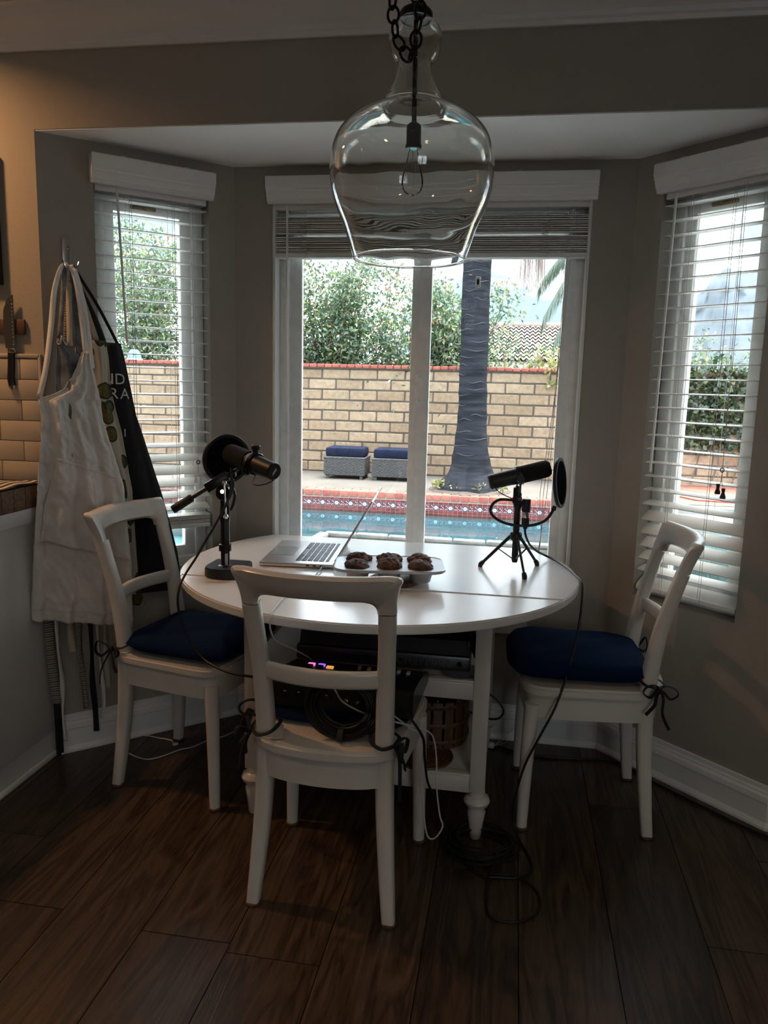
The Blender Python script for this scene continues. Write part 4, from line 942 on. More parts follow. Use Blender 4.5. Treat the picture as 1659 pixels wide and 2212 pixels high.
ob('hinge', MB().tube((hx, -LW/2+.05, .013), (hx, LW/2-.05, .013), .0055), M['black'], lap)
for k in range(3): ob('port', MB().box((.035+.022*k, -LW/2-.0002, .0085), (.010, .0012, .004)), M['black'], lap)
def cable(name, pts, r, m_, label, group=None, k=6, n=8):
    o = ob(name, MB().sweep(cat(pts, k), r, n), m_); tag(o, label, 'cable', group); return o
cable('charging_cable', [(-.575,2.322,.7585),(-.572,2.30,.7585),(-.572,2.24,.7535),(-.574,2.121,.7535),(-.590,1.998,.7535),(-.588,1.90,.7540),(-.583,1.835,.7535),(-.580,1.815,.745),(-.579,1.812,.715),(-.568,1.83,.679),(-.540,1.88,.644),(-.520,1.95,.600),(-.515,1.99,.572)], .0022, M['whitec'], 'thin white cable running from the laptop over the table edge to the mixer')
# ---- muffin tin on a wooden trivet
ta = .155
tv = thing('trivet', 'round wooden trivet under the muffin tin', 'trivet', (-.330, 2.225, TZ))
ob('disc', MB().lathe([(0,0),(.070,0),(.074,.003),(.074,.011),(.070,.0135),(0,.0135)], (0,0,0), 36), M['walnut'], tv)
tn = thing('muffin_tin', 'grey six-cup metal muffin tin on the table', 'baking tin', (-.345, 2.232, TZ+.0137), ta)
TW, TD, TH = .318, .196, .040
cupc = [((i-1)*.0925, (j-.5)*.088) for j in range(2) for i in range(3)]
def rrect(w_, d_, r_, n=8):
    o = []
    for cx, cy, a0 in ((w_/2-r_, d_/2-r_, 0), (-w_/2+r_, d_/2-r_, 90), (-w_/2+r_, -d_/2+r_, 180), (w_/2-r_, -d_/2+r_, 270)):
        o += [(cx+r_*math.cos(R(a0+90*k/n)), cy+r_*math.sin(R(a0+90*k/n))) for k in range(n+1)]
    return o
b = bmesh.new(); outer = [b.verts.new((x, y, TH)) for x, y in rrect(TW, TD, .045)]; edges = [b.edges.new((outer[i], outer[(i+1) % len(outer)])) for i in range(len(outer))]
for cx, cy in cupc:
    lp = [b.verts.new((cx+.0375*math.cos(2*math.pi*k/28), cy+.0375*math.sin(2*math.pi*k/28), TH)) for k in range(28)]
    edges += [b.edges.new((lp[k], lp[(k+1) % 28])) for k in range(28)]
bmesh.ops.triangle_fill(b, use_beauty=True, use_dissolve=False, edges=edges)
me = bpy.data.meshes.new('rim_plate'); b.to_mesh(me); b.free()
ob('rim_plate', me, M['tin'], tn, solid=.0012, smooth=False)
ob('rolled_edge', MB().sweep([(x, y, TH-.002) for x, y in rrect(TW+.004, TD+.004, .047)], [(.0045,.003)]*36, 8, closed=True, upv=(0,0,1)), M['tin'], tn)
cm = MB().lathe([(.0375,TH),(.0355,.030),(.0285,.002),(.026,0),(0,0)], (0,0,0), 28).mesh('cup'); cm.materials.append(M['tin'])
from mathutils import noise as mnoise
for i, (cx, cy) in enumerate(cupc):
    inst('cup', cm, tn, (cx, cy, 0))
c, s = math.cos(ta), math.sin(ta)
mlab = ['muffin in the near left cup of the tin', 'tallest muffin, in the near middle cup of the tin', 'muffin in the near right cup of the tin', 'muffin in the far left cup of the tin', 'muffin in the far middle cup, half hidden by the tall one', 'muffin in the far right cup of the tin']
for i, (cx, cy) in enumerate(cupc):
    h = [.019,.027,.022,.021,.021,.022][i]
    def mf(u, v, i=i, h=h):
        a = u*2*math.pi; t = v
        if t < .25: r_ = .030+.0065*(t/.25); z = -.018+.018*(t/.25)
        else: q = (t-.25)/.75; r_ = .0375*max(0, math.cos(q*math.pi/2)); z = .001+h*math.sin(q*math.pi/2)**1.15
        p = Vector((r_*math.cos(a), r_*math.sin(a), z))
        d = mnoise.noise(p*95+Vector((i*7.1,0,0)))*.0035+mnoise.noise(p*40+Vector((i*3.3,0,0)))*.0045
        k = 1+d/.03
        return (p.x*k, p.y*k, p.z+(d if t > .25 else 0))
    mb = MB(); mb.grid(mf, 40, 26, cu=True)
    o = ob('muffin', mb, M['muffin'], ang=180); o.location = (tn.location.x+c*cx-s*cy, tn.location.y+s*cx+c*cy, tn.location.z+TH+.001)
    tag(o, 'dark chocolate ' + mlab[i], 'muffin', 'muffins in the tin')

# ---- microphone on a tripod (right)
def along(a, b, prof, n=28):
    a, b = Vector(a), Vector(b); d = (b-a); q = Vector((0,0,1)).rotation_difference(d).to_matrix(); return MB().lathe([(r_, z) for r_, z in prof], a, n, q)
mr = thing('microphone', 'black broadcast microphone on a tabletop tripod at the right of the table', 'microphone', (.024, 2.47, TZ))
A_, B_ = (-.070, 2.455, 1.032), (.119, 2.485, 1.084); Lm = (Vector(B_)-Vector(A_)).length
ob('body', along(A_, B_, [(0,0),(.020,0),(.0235,.003),(.0245,.010),(.0255,.094),(0,.094)]), M['black'], mr, world=True)
ob('windscreen', along(A_, B_, [(0,.093),(.0262,.093),(.0272,.10),(.0275,Lm-.02),(.0255,Lm-.007),(.020,Lm),(0,Lm)]), M['foam'], mr, world=True)
mid = Vector(A_).lerp(Vector(B_), .5); ax_ = (Vector(B_)-Vector(A_)).normalized()
ob('yoke_ring', along(mid-ax_*.007, mid+ax_*.007, [(.0262,0),(.0305,0),(.0315,.003),(.0315,.011),(.0305,.014),(.0262,.014)]), M['blackm'], mr, world=True)
sd_ = ax_.cross(Vector((0,0,1))).normalized()
for s in (-1, 1):
    pv = mid+sd_*s*.033-Vector((0,0,.008))
    k_ = ob('yoke_knob', along(pv, pv+sd_*s*.012, [(0,0),(.012,0),(.013,.002),(.013,.009),(.011,.012),(0,.012)]), M['blackm'], mr, world=True)
    ob('yoke_arm', MB().sweep(cat([pv, pv+Vector((0,0,-.018)), mid+sd_*s*.016+Vector((-.002,0,-.046)), mid+sd_*s*.008+Vector((-.004,0,-.062))], 4), [(.003,.007)]*13, 8), M['blackm'], mr, world=True)
ob('yoke_block', MB().box(mid+Vector((-.004,0,-.060)), (.024,.030,.044), None, .004), M['blackm'], mr, world=True)
ob('stand_pole', MB().lathe([(0,.035),(.0105,.035),(.0105,.20),(.012,.205),(.014,.21),(.014,.226),(.011,.23),(.0115,.250),(.009,.254),(.009,.275),(0,.275)], (0,0,0), 20), M['blackm'], mr)
ob('pole_end', MB().lathe([(0,.028),(.0085,.028),(.0095,.034),(.0095,.11),(0,.11)], (0,0,0), 16), M['black'], mr)
ob('tripod_collar', MB().lathe([(0,.100),(.015,.100),(.019,.106),(.019,.122),(.014,.128),(0,.128)], (0,0,0), 20), M['blackm'], mr)
for k, (fx, fy) in enumerate(((-.086,2.496), (.099,2.560), (.056,2.359))):
    f = Vector((fx, fy, TZ))-Vector(mr.location); d = Vector((f.x, f.y, 0)).normalized(); h0 = d*.017+Vector((0,0,.112)); f1 = Vector((f.x, f.y, .007))
    lg = ob('tripod_leg', MB().sweep([h0, f1], [(.0058,.0045),(.0050,.0042)], 8), M['blackm'], mr)
    ob('rubber_foot', MB().sweep([f1.lerp(h0,.10), f1.lerp(h0,.02), Vector((f.x, f.y, .0005))], [.0072,.0082,.0075], 10), M['black'], lg)
    ob('leg_brace', MB().sweep([d*.010+Vector((0,0,.040)), h0.lerp(f1,.42)], [(.002,.004)]*2, 6), M['blackm'], lg)
g = [(.009,2.465,.979),(-.032,2.462,.979),(-.055,2.46,.962),(-.058,2.46,.935),(-.030,2.46,.912),(.016,2.455,.901),(.073,2.46,.903),(.115,2.465,.922),(.136,2.47,.955)]
gn = ob('gooseneck', MB().sweep(cat(g, 6), .0048, 10), M['rubber'], mr, world=True)
ob('gooseneck_clamp', MB().box((.022,2.466,.980), (.030,.026,.024), None, .004), M['blackm'], mr, world=True)
fc = Vector((.151, 2.470, 1.040)); q = Vector((0,0,1)).rotation_difference(Vector((.965,-.26,.10)).normalized()).to_matrix()
ob('pop_filter_ring', MB().lathe([(.069,-.005),(.078,-.005),(.0795,0),(.078,.005),(.069,.005)], fc, 48, q, closed=True), M['black'], mr, world=True)
ob('pop_filter_mesh', MB().lathe([(0,-.002),(.070,-.002),(.070,.002),(0,.002)], fc, 48, q), M['mesh'], mr, world=True)
ob('filter_socket', MB().sweep([(.136,2.47,.953),(.139,2.47,.966)], [.008,.0065], 12), M['black'], mr, world=True)
ob('preamp', MB().lathe([(0,.195),(.0125,.195),(.0135,.200),(.0135,.232),(.0125,.236),(0,.236)], (.027,-.012,0), 18), M['black'], mr)
ob('plug_collar', MB().lathe([(0,.176),(.0105,.176),(.0115,.179),(.0115,.1945),(0,.1945)], (.027,-.012,0), 18), M['chrome'], mr)
ob('plug', MB().lathe([(0,.140),(.006,.140),(.009,.150),(.012,.158),(.012,.1755),(0,.1755)], (.027,-.012,0), 18), M['black'], mr)
ob('jumper_lead', MB().sweep(cat([(-.066,2.43,1.052),(-.058,2.425,1.035),(-.030,2.425,1.005),(.020,2.43,.985),(.048,2.45,.978)], 5), .0016, 6), M['rubber'], mr, world=True)
cable('microphone_cable', [(.051,2.458,.892),(.054,2.46,.87),(.070,2.51,.83),(.098,2.60,.79),(.130,2.66,.764),(.165,2.62,.756),(.196,2.52,.756),(.215,2.42,.757),(.228,2.36,.750),(.228,2.325,.700),(.220,2.30,.62),(.200,2.26,.53),(.165,2.21,.42),(.122,2.20,.32),(.082,2.20,.22),(.058,2.205,.10),(.060,2.205,.03),(.074,2.17,.007),(.098,2.102,.006),(.112,2.042,.006),(.104,1.998,.006),(.075,1.974,.007),(.025,1.962,.010),(-.025,1.962,.008),(-.072,2.005,.007),(-.100,2.05,.010),(-.07,2.09,.03)], .0036, M['rubber'], 'black cable falling from the tripod microphone over the table edge to the floor', 'black microphone cables')
# ---- coil of cable on the floor
co = thing('cable_coil', 'black cable lying in a loose coil on the floor below the table leg', 'cable', (-.035, 2.09, 0), 0, 'black microphone cables')
rs = random.Random(4)
pts = []
for k in range(11*14):
    a = 2*math.pi*k/14; lp_ = k//14
    pts.append((.012*math.sin(lp_*2.1)+(.088+.012*math.sin(lp_*1.7))*math.cos(a)+.006*math.sin(a*2+lp_), .010*math.cos(lp_*1.3)+(.080+.012*math.cos(lp_*2.3))*math.sin(a), .005+.0036*lp_+.004*math.sin(a*2+lp_)+.004))
ob('coiled_loops', MB().sweep(cat(pts, 2), .0036, 6), M['rubber'], co)
ob('loose_loop', MB().sweep(cat([(.045,-.03,.03),(.03,-.08,.012),(.034,-.115,.008),(.091,-.113,.011),(.141,-.136,.006),(.164,-.19,.005),(.156,-.247,.005),(.121,-.286,.005),(.075,-.299,.005),(.034,-.281,.005),(.025,-.199,.005),(.034,-.107,.014),(.065,-.05,.03)], 6), .0036, 8), M['rubber'], co)

# ---- microphone on a boom stand (left)
ml = thing('microphone', 'black broadcast microphone with round filter on a boom stand at the left of the table', 'microphone', (-.836, 2.175, TZ))
half = [(-.055,.085),(.050,.085),(.058,.076),(.058,-.01),(.052,-.034),(.030,-.052),(0,-.058),(-.030,-.052),(-.052,-.034),(-.060,-.01),(-.060,.078)]
ob('base', slab(half, .001, .030, .003), M['black'], ml)
ob('stand_pole', MB().lathe([(0,.028),(.022,.028),(.022,.031),(.0135,.034),(.0135,.075),(.019,.077),(.019,.096),(.0135,.098),(.0135,.165),(.015,.167),(.015,.205),(.012,.222),(0,.222)], (0,0,0), 24), M['blackm'], ml)
ob('label_strip', MB().box((.0075,-.0115,.052), (.008,.003,.036), Matrix.Rotation(R(30),3,'Z')), M['whitec'], ml)
ob('swivel_head', MB().lathe([(0,-.013),(.020,-.013),(.023,-.010),(.023,.010),(.020,.013),(0,.013)], (-.002,0,.252), 22, Matrix.Rotation(R(90),3,'X')), M['blackm'], ml)
ob('swivel_neck', MB().box((-.001,0,.228), (.022,.020,.030), None, .005), M['blackm'], ml)
ob('locking_bolt', MB().tube((-.002,-.016,.258), (.010,-.046,.262), .005, .006, 12), M['chrome'], ml)
ob('locking_lever', MB().sweep([(.016,-.046,.285),(.018,-.047,.262),(.021,-.048,.195)], .0028, 8), M['chrome'], ml)
for p in ((.016,-.046,.288), (.021,-.048,.190)): ob('lever_ball', MB().lathe([(0,-.008),(.005,-.0065),(.008,0),(.005,.0065),(0,.008)], p, 14), M['chrome'], ml)
bo0, bo1 = Vector((-.140,-.055,.202)), Vector((.092,.030,.362))
ob('boom_tube', MB().sweep([bo0.lerp(bo1,.06), bo1], .0065, 12), M['blackm'], ml)
ob('counter_grip', MB().sweep([bo0, bo0.lerp(bo1,.01), bo0.lerp(bo1,.22), bo0.lerp(bo1,.23)], [.011,.0125,.0125,.010], 16), M['rubber'], ml)
cl = bo0.lerp(bo1,.52); qq = Vector((1,0,0)).rotation_difference((bo1-bo0)).to_matrix()
ob('boom_clamp', MB().box(cl, (.075,.026,.030), qq, .004), M['blackm'], ml)
for t_k, r_ in ((.72,.012), (.84,.010)): ob('clamp_knob', along(bo0.lerp(bo1,t_k)+Vector((0,-.008,-.006)), bo0.lerp(bo1,t_k)+Vector((0,-.030,-.012)), [(0,0),(r_,0),(r_,.014),(0,.014)], 12), M['black'], ml)
FA, RA_ = Vector((-.006, .055, .365)), Vector((.174, -.072, .330)); Lm = (RA_-FA).length; ax_ = (RA_-FA).normalized()
ob('windscreen', along(FA, RA_, [(0,0),(.022,0),(.029,.006),(.0305,.02),(.0305,.105),(0,.105)]), M['foam'], ml)
ob('body', along(FA, RA_, [(0,.10),(.0275,.10),(.0275,.12),(.0255,Lm-.006),(.0245,Lm),(0,Lm)]), M['black'], ml)
ob('end_plate', along(FA, RA_, [(0,Lm-.001),(.021,Lm-.001),(.0215,Lm+.0015),(0,Lm+.0015)]), M['blackm'], ml)
up_ = (Vector((0,0,1))-ax_*ax_.z).normalized(); sd_ = ax_.cross(up_)
for k in range(4): ob('end_mark', MB().box(RA_+ax_*.0018+sd_*(.004-.003*k)+up_*(-.006+.004*k), (.0015,.0015,.010)), M['letter'], ml)
rm = FA.lerp(RA_, .58)
ob('yoke_ring', along(rm-ax_*.010, rm+ax_*.010, [(.0285,0),(.0325,0),(.0335,.003),(.0335,.017),(.0325,.020),(.0285,.020)]), M['blackm'], ml)
ob('yoke_knob', along(rm+up_*.033, rm+up_*.056, [(0,0),(.009,0),(.009,.008),(.013,.010),(.0135,.020),(.011,.023),(0,.023)], 18), M['black'], ml)
ob('yoke_arm', MB().sweep(cat([rm+up_*.034+sd_*.004, rm+sd_*.036+up_*.006, rm+sd_*.030-up_*.030, bo1+Vector((0,0,-.012))], 5), [(.0035,.008)]*16, 8), M['blackm'], ml)
ob('swivel_joint', MB().box(bo1+Vector((.004,-.004,-.008)), (.034,.020,.020), qq, .004), M['blackm'], ml)
fc = Vector((-.022, .075, .345)); q = Vector((0,0,1)).rotation_difference((RA_-FA).normalized()*1.0+Vector((-.05,-.25,.10))).to_matrix()
ob('pop_filter_ring', MB().lathe([(.066,-.006),(.075,-.006),(.077,0),(.075,.006),(.066,.006)], fc, 48, q, closed=True), M['black'], ml)
ob('pop_filter_mesh', MB().lathe([(0,-.002),(.067,-.002),(.067,.002),(0,.002)], fc, 48, q), M['mesh'], ml)
ob('gooseneck', MB().sweep(cat([(.020,-.010,.318),(.030,-.012,.285),(.020,-.010,.245),(-.004,-.006,.212),(.012,.015,.20),(.02,.03,.24),(.0,.05,.27),(-.012,.07,.272)], 5), .0048, 10), M['rubber'], ml)
ob('jumper_lead', MB().sweep(cat([RA_-Vector((0,0,.024)), RA_+Vector((-.03,.0,-.038)), RA_+Vector((-.065,.012,-.036)), bo1+Vector((.012,0,-.012))], 5), .0018, 6), M['rubber'], ml)
ob('plug', along(bo1+Vector((-.014,-.014,.006)), bo1+Vector((-.060,-.040,-.030)), [(0,0),(.009,0),(.0095,.024),(.011,.026),(.011,.046),(.006,.056),(0,.056)], 16), M['blackm'], ml)
cable('microphone_cable', [(-.802,2.138,1.082),(-.797,2.125,1.05),(-.800,2.115,1.00),(-.823,2.105,.945),(-.860,2.10,.88),(-.893,2.09,.82),(-.917,2.07,.775),(-.925,2.045,.742),(-.925,2.03,.70),(-.915,2.03,.647),(-.890,2.03,.59),(-.850,2.02,.545),(-.800,1.995,.530),(-.74,1.98,.52),(-.67,1.98,.515),(-.62,1.96,.515)], .0036, M['rubber'], 'black cable drooping from the boom microphone past the left end of the table', 'black microphone cables')

# ================================================================== MIXER AND CABLES ON THE FRONT CHAIR
mx = thing('audio_mixer', 'black audio mixing console with lit pads on the front chair', 'mixer', (-.408, 2.005, ZS+.024), -.035)
W_, D_ = .38, .275
pf = [(-D_/2,.004),(-D_/2+.006,0),(D_/2-.004,0),(D_/2,.006),(D_/2,.028),(D_/2-.02,.036),(-D_/2+.10,.066),(-D_/2+.012,.072),(-D_/2,.064)]
ob('housing', MB().prism([(y, z) for y, z in pf], -W_/2, W_/2, 0), M['black'], mx, ang=25)
for s in (-1, 1): ob('side_cheek', MB().prism([(y*1.01, z*1.03) for y, z in pf], s*(W_/2-.004), s*(W_/2+.006), 0), M['blackm'], mx, ang=25)
def top_z(y): return np.interp(y, [-D_/2+.012,-D_/2+.10,D_/2-.02], [.072,.066,.036])
pad = MB().box((0,0,0), (.020,.013,.006), None, .0015)
cols = [((.9,.12,.42),1.1), ((.20,.07,.9),1.1), None, None, None, None, ((.85,.36,.08),.5), None]
for k in range(8):
    m_ = emis('lit_pad_%d' % k, *cols[k]) if cols[k] else M['key']
    o = ob('sound_pad', MB().box((0,0,0), (.020,.013,.006), None, .0015), m_, mx); i, j = k % 4, k//4
    o.location = (-.128+i*.030, .045-j*.022, top_z(.045-j*.022)+.003)
for k in range(6):
    o = ob('fader', MB().box((0,0,.004), (.010,.018,.010), None, .002), M['whitec'], mx); y = -.02+.03*(k % 3-1); o.location = (.012+.028*k, .05-.006*(k % 2), top_z(.05)+.001)
    ob('fader_slot', MB().box((.012+.028*k, .02, top_z(.02)+.0004), (.003,.09,.0008), Matrix.Rotation(-.21,3,'X')), M['screen'], mx)
for k in range(4): ob('gain_knob', MB().lathe([(0,.012),(.006,.012),(.007,.0),(0,0)], (-.150+.032*k, -.085, top_z(-.085)), 14), M['chrome'], mx)
ob('touch_screen', MB().box((.105,-.075,top_z(-.075)+.001), (.085,.055,.003), Matrix.Rotation(-.07,3,'X')), M['screen'], mx)
for k in range(4):
    x = -.145+.038*k; o = ob('input_jack', MB().lathe([(.0125,0),(.0125,.004),(.009,.004),(.009,.001),(0,.001)], (x, -D_/2, .036), 18, Matrix.Rotation(R(90),3,'X')), M['blackm'], mx)
    ob('jack_latch', MB().box((x, -D_/2-.0045, .046), (.007,.002,.004)), M['chrome'], mx)
for k in range(5): ob('line_jack', MB().lathe([(.006,0),(.006,.003),(.0035,.003),(0,.0005)], (.02+.030*k, -D_/2, .034), 14, Matrix.Rotation(R(90),3,'X')), M['chrome'], mx)
cc = thing('cable_coil', 'black cable wound in a tight ring leaning against the mixer on the front chair', 'cable', loc2w(C1, (.045,-.160,ZS+.003)), C1[1], 'black microphone cables')
pts = []
for k in range(28*16):
    a = 2*math.pi*k/16; l = k//16; r_ = .098-.0034*(l % 11)+.003*math.sin(l*1.9); y = .034*((l*5) % 9)/9-.004*math.sin(a+l)
    pts.append((.9*r_*math.cos(a)*1.06, -.015+y-.10*(0)+.26*(r_*math.sin(a)+.096)*.55, .0045+.80*(r_*math.sin(a)+.100)))
ob('coiled_loops', MB().sweep(cat(pts, 2), .0036, 6), M['rubber'], cc)
ob('strap', MB().sweep(cat([(.0,-.012,.0),(.0,-.030,.010),(.0,-.022,.03),(.0,.02,.03),(0,.03,.012),(0,.010,.0)],4,closed=True), [(.002,.008)]*24, 6, closed=True), M['cloth4'], cc)
cable('usb_cable', [(-.45,1.90,.556),(-.42,1.86,.548),(-.39,1.83,.530),(-.316,1.80,.515),(-.262,1.82,.497),(-.205,1.86,.468),(-.178,1.90,.440),(-.166,1.92,.41),(-.158,1.93,.35),(-.155,1.93,.271),(-.144,1.93,.193),(-.135,1.93,.160),(-.154,1.93,.124),(-.173,1.93,.124),(-.183,1.93,.161),(-.188,1.925,.214),(-.196,1.92,.293),(-.190,1.89,.40),(-.196,1.86,.450),(-.225,1.85,.472),(-.27,1.855,.50),(-.30,1.866,.515)], .0022, M['whitec'], 'white cable looping down from the mixer beside the front chair leg')
cable('signal_cable', [(-.27,1.862,.53),(-.22,1.83,.505),(-.192,1.83,.468),(-.186,1.86,.43),(-.186,1.90,.36),(-.180,1.95,.269),(-.155,1.97,.205),(-.140,2.0,.10),(-.135,2.02,.03),(-.12,2.05,.012)], .0034, M['rubber'], 'black cable dropping from the mixer to the coil on the floor')
lp = thing('power_lead', 'black lead with a loop hanging at the left rear of the front chair', 'cable', (-.63, 1.87, .45))
ob('loop', MB().sweep(cat([(-.595,1.855,.500),(-.62,1.84,.512),(-.650,1.83,.512),(-.668,1.825,.495),(-.655,1.822,.478),(-.62,1.83,.476),(-.605,1.86,.478),(-.60,1.872,.49)], 5), .0036, 8), M['rubber'], lp, world=True)
ob('plug_block', MB().box((-.640,1.805,.470), (.022,.020,.062), Matrix.Rotation(.35,3,'Y'), .005), M['rubber'], lp, world=True)

# ================================================================== UNDER THE TABLE
zs1, zs2 = .436+.0562, .148+.0562
gr = thing('electric_grill', 'dark steel countertop grill on the upper shelf under the table', 'appliance', (-.355, 2.36, zs1))
ob('lower_case', MB().b2((-.265,-.165,.006), (.265,.15,.052), .006), mat('dark_brushed_steel', (.10,.10,.105), .35, metal=.8), gr)
ob('upper_lid', MB().prism([(-.16,.055),(.15,.055),(.15,.105),(.10,.125),(-.10,.118),(-.145,.095)], -.255, .255, 0), M['black'], gr, ang=30)
ob('carry_handle', MB().sweep(cat([(-.255,-.09,.085),(-.285,-.10,.09),(-.295,-.10,.11),(-.285,-.10,.13),(-.255,-.09,.13)],4), .006, 8), M['blackm'], gr)
for sx in (-1,1):
    for sy in (-1,1): ob('foot', MB().lathe([(0,0),(.012,0),(.010,.008),(0,.008)], (sx*.23, sy*.12, 0), 12), M['rubber'], gr)
def text_mesh(txt, size, depth, m_, name, parent, loc, rot, world=False, spacing=1.1):
    cu = bpy.data.curves.new(name, 'FONT'); cu.body = txt; cu.size = size; cu.extrude = depth; cu.align_x = 'CENTER'; cu.align_y = 'CENTER'; cu.space_character = spacing; cu.resolution_u = 3
    t = bpy.data.objects.new(name, cu); COL.objects.link(t); dg = bpy.context.evaluated_depsgraph_get(); me = bpy.data.meshes.new_from_object(t.evaluated_get(dg)); bpy.data.objects.remove(t)
    o = bpy.data.objects.new(name, me); COL.objects.link(o); me.materials.clear(); me.materials.append(m_); o.parent = parent; o.rotation_euler = rot
    o.location = Vector(loc)-(Vector(parent.location) if world else Vector((0,0,0))); return o
text_mesh('CHEFMAN', .034, .0012, mat('embossed_steel', (.17,.17,.17), .4, metal=.6), 'embossed_name', gr, (.125,-.166,.029), (R(90),0,0))
ob('power_lamp', MB().lathe([(0,.002),(.008,.002),(.008,0)], (.232,-.165,.030), 14, Matrix.Rotation(R(90),3,'X')), M['screen'], gr)
bg_ = thing('reusable_bag', 'dark maroon folded bag lying on top of the grill under the table', 'bag', (-.23, 2.33, zs1+.126))
bgm = mat('maroon_plastic', (.030,.006,.010), .35)
mb = MB(); mb.grid(lambda u, v: (-.18+.32*u, -.155+.26*v, .016+.012*math.sin(u*5)*math.sin(v*3)+.018*(1-(2*u-1)**2)-.05*max(0,.22-v)*1.6), 14, 12); mb.grid(lambda u, v: (-.18+.32*u, -.155+.26*v, .003-.05*max(0,.22-v)*1.6), 14, 12)
ob('folded_sheet', mb, bgm, bg_, ang=80)
ob('crumpled_end', MB().sweep(cat([(.12,-.14,.02),(.145,-.145,.0),(.150,-.150,-.035),(.165,-.150,-.060)], 5), [(.012+.003*math.sin(i*2), .022) for i in range(16)], 8), mat('black_foil', (.02,.018,.022), .15), bg_)
ld = thing('pan_lid', 'flat grey round lid on the upper shelf beside the table leg', 'lid', (-.118, 2.205, zs1))
ob('plate', MB().lathe([(0,.002),(.050,.002),(.060,.005),(.062,.008),(.05,.008),(0,.010)], (0,0,0), 32), mat('grey_lid', (.13,.13,.135), .35, metal=.4), ld)
ob('knob', MB().lathe([(0,.009),(.008,.009),(.006,.016),(.011,.022),(.009,.026),(0,.026)], (0,0,0), 14), M['black'], ld)
bk = thing('wooden_basket', 'dark round slatted wooden basket on the lower shelf under the table', 'basket', (-.205, 2.37, zs2))
for k in range(18):
    a = 2*math.pi*k/18; o = ob('slat', MB().box((0,0,.085), (.030,.007,.150), None, .002), M['walnut'], bk); o.location = (.105*math.cos(a), .105*math.sin(a), 0); o.rotation_euler = (0, 0, a+R(90))
for z in (.03,.085,.145): ob('hoop', MB().sweep([(.111*math.cos(2*math.pi*k/32), .111*math.sin(2*math.pi*k/32), z) for k in range(32)], [(.007,.002)]*32, 6, closed=True, upv=(0,0,1)), M['walnut'], bk)
ob('bottom', MB().lathe([(0,.004),(.1,.004),(.1,.012),(0,.012)], (0,0,0), 28), M['walnut'], bk)
by = thing('wooden_board', 'round brown wooden board with carved rings lying on the lower shelf', 'board', (-.225, 2.225, zs2))
prof = [(0,.004)]
for k in range(5): prof += [(.018+.014*k,.006),(.022+.014*k,.009),(.028+.014*k,.006)]
prof += [(.092,.011),(.094,.006),(.090,0),(0,0)]
ob('disc', MB().lathe(prof, (0,0,0), 40), M['walnut'], by)
kl = thing('cable_loop', 'black cord loop sticking out beside the right table leg', 'cable', (-.03, 2.45, .26))
ob('cord', MB().sweep(cat([(-.13,2.44,.36),(-.08,2.42,.365),(-.02,2.40,.345),(.012,2.39,.31),(.0,2.40,.275),(-.04,2.42,.262),(-.1,2.46,.262)], 5), .0034, 8), M['rubber'], kl, world=True)
# ---- cords on the floor
wc = thing('white_cord', 'thin white cord with a small plug lying on the floor below the left chair', 'cable', (-1.2, 2.5, 0))
ob('cord', MB().sweep(cat([(-1.180,2.531,.004),(-1.2,2.55,.004),(-1.252,2.558,.004),(-1.311,2.565,.004),(-1.345,2.538,.004),(-1.352,2.487,.004),(-1.336,2.447,.004),(-1.297,2.42,.004),(-1.255,2.401,.004),(-1.212,2.396,.004),(-1.174,2.429,.004),(-1.138,2.484,.004),(-1.099,2.518,.004),(-1.066,2.579,.004),(-1.028,2.615,.004),(-1.001,2.661,.004),(-.987,2.718,.004),(-.95,2.76,.004),(-.85,2.79,.004)], 5), .0022, 8), M['whitec'], wc, world=True)
ob('plug', MB().box((-1.170,2.522,.006), (.012,.020,.009), Matrix.Rotation(R(-50),3,'Z'), .002), M['whitec'], wc, world=True)
cable('extension_cable', [(-.10,2.775,.008),(-.025,2.764,.007),(.067,2.729,.006),(.152,2.714,.006),(.313,2.722,.006),(.405,2.735,.006),(.470,2.678,.006),(.537,2.597,.006),(.672,2.463,.006),(.80,2.345,.006),(.98,2.26,.006),(1.3,2.2,.006)], .0048, M['rubber'], 'thick black cord running along the floor by the right baseboard')
pg = thing('cord_connector', 'small white connector with loose threads on the floor behind the table leg', 'connector', (-.02, 2.755, 0))
ob('housing', MB().box((-.035,2.752,.012), (.045,.018,.018), Matrix.Rotation(-.2,3,'Z'), .003), M['whitec'], pg, world=True)
for k in range(3): ob('thread', MB().sweep(cat([(-.012,2.748,.012),(.03,2.765+.01*k,.02+.012*k),(.06+.012*k,2.80,.045+.02*k),(.085+.008*k,2.822,.10+.03*k)], 5), .0007, 4), M['thread'], pg, world=True)

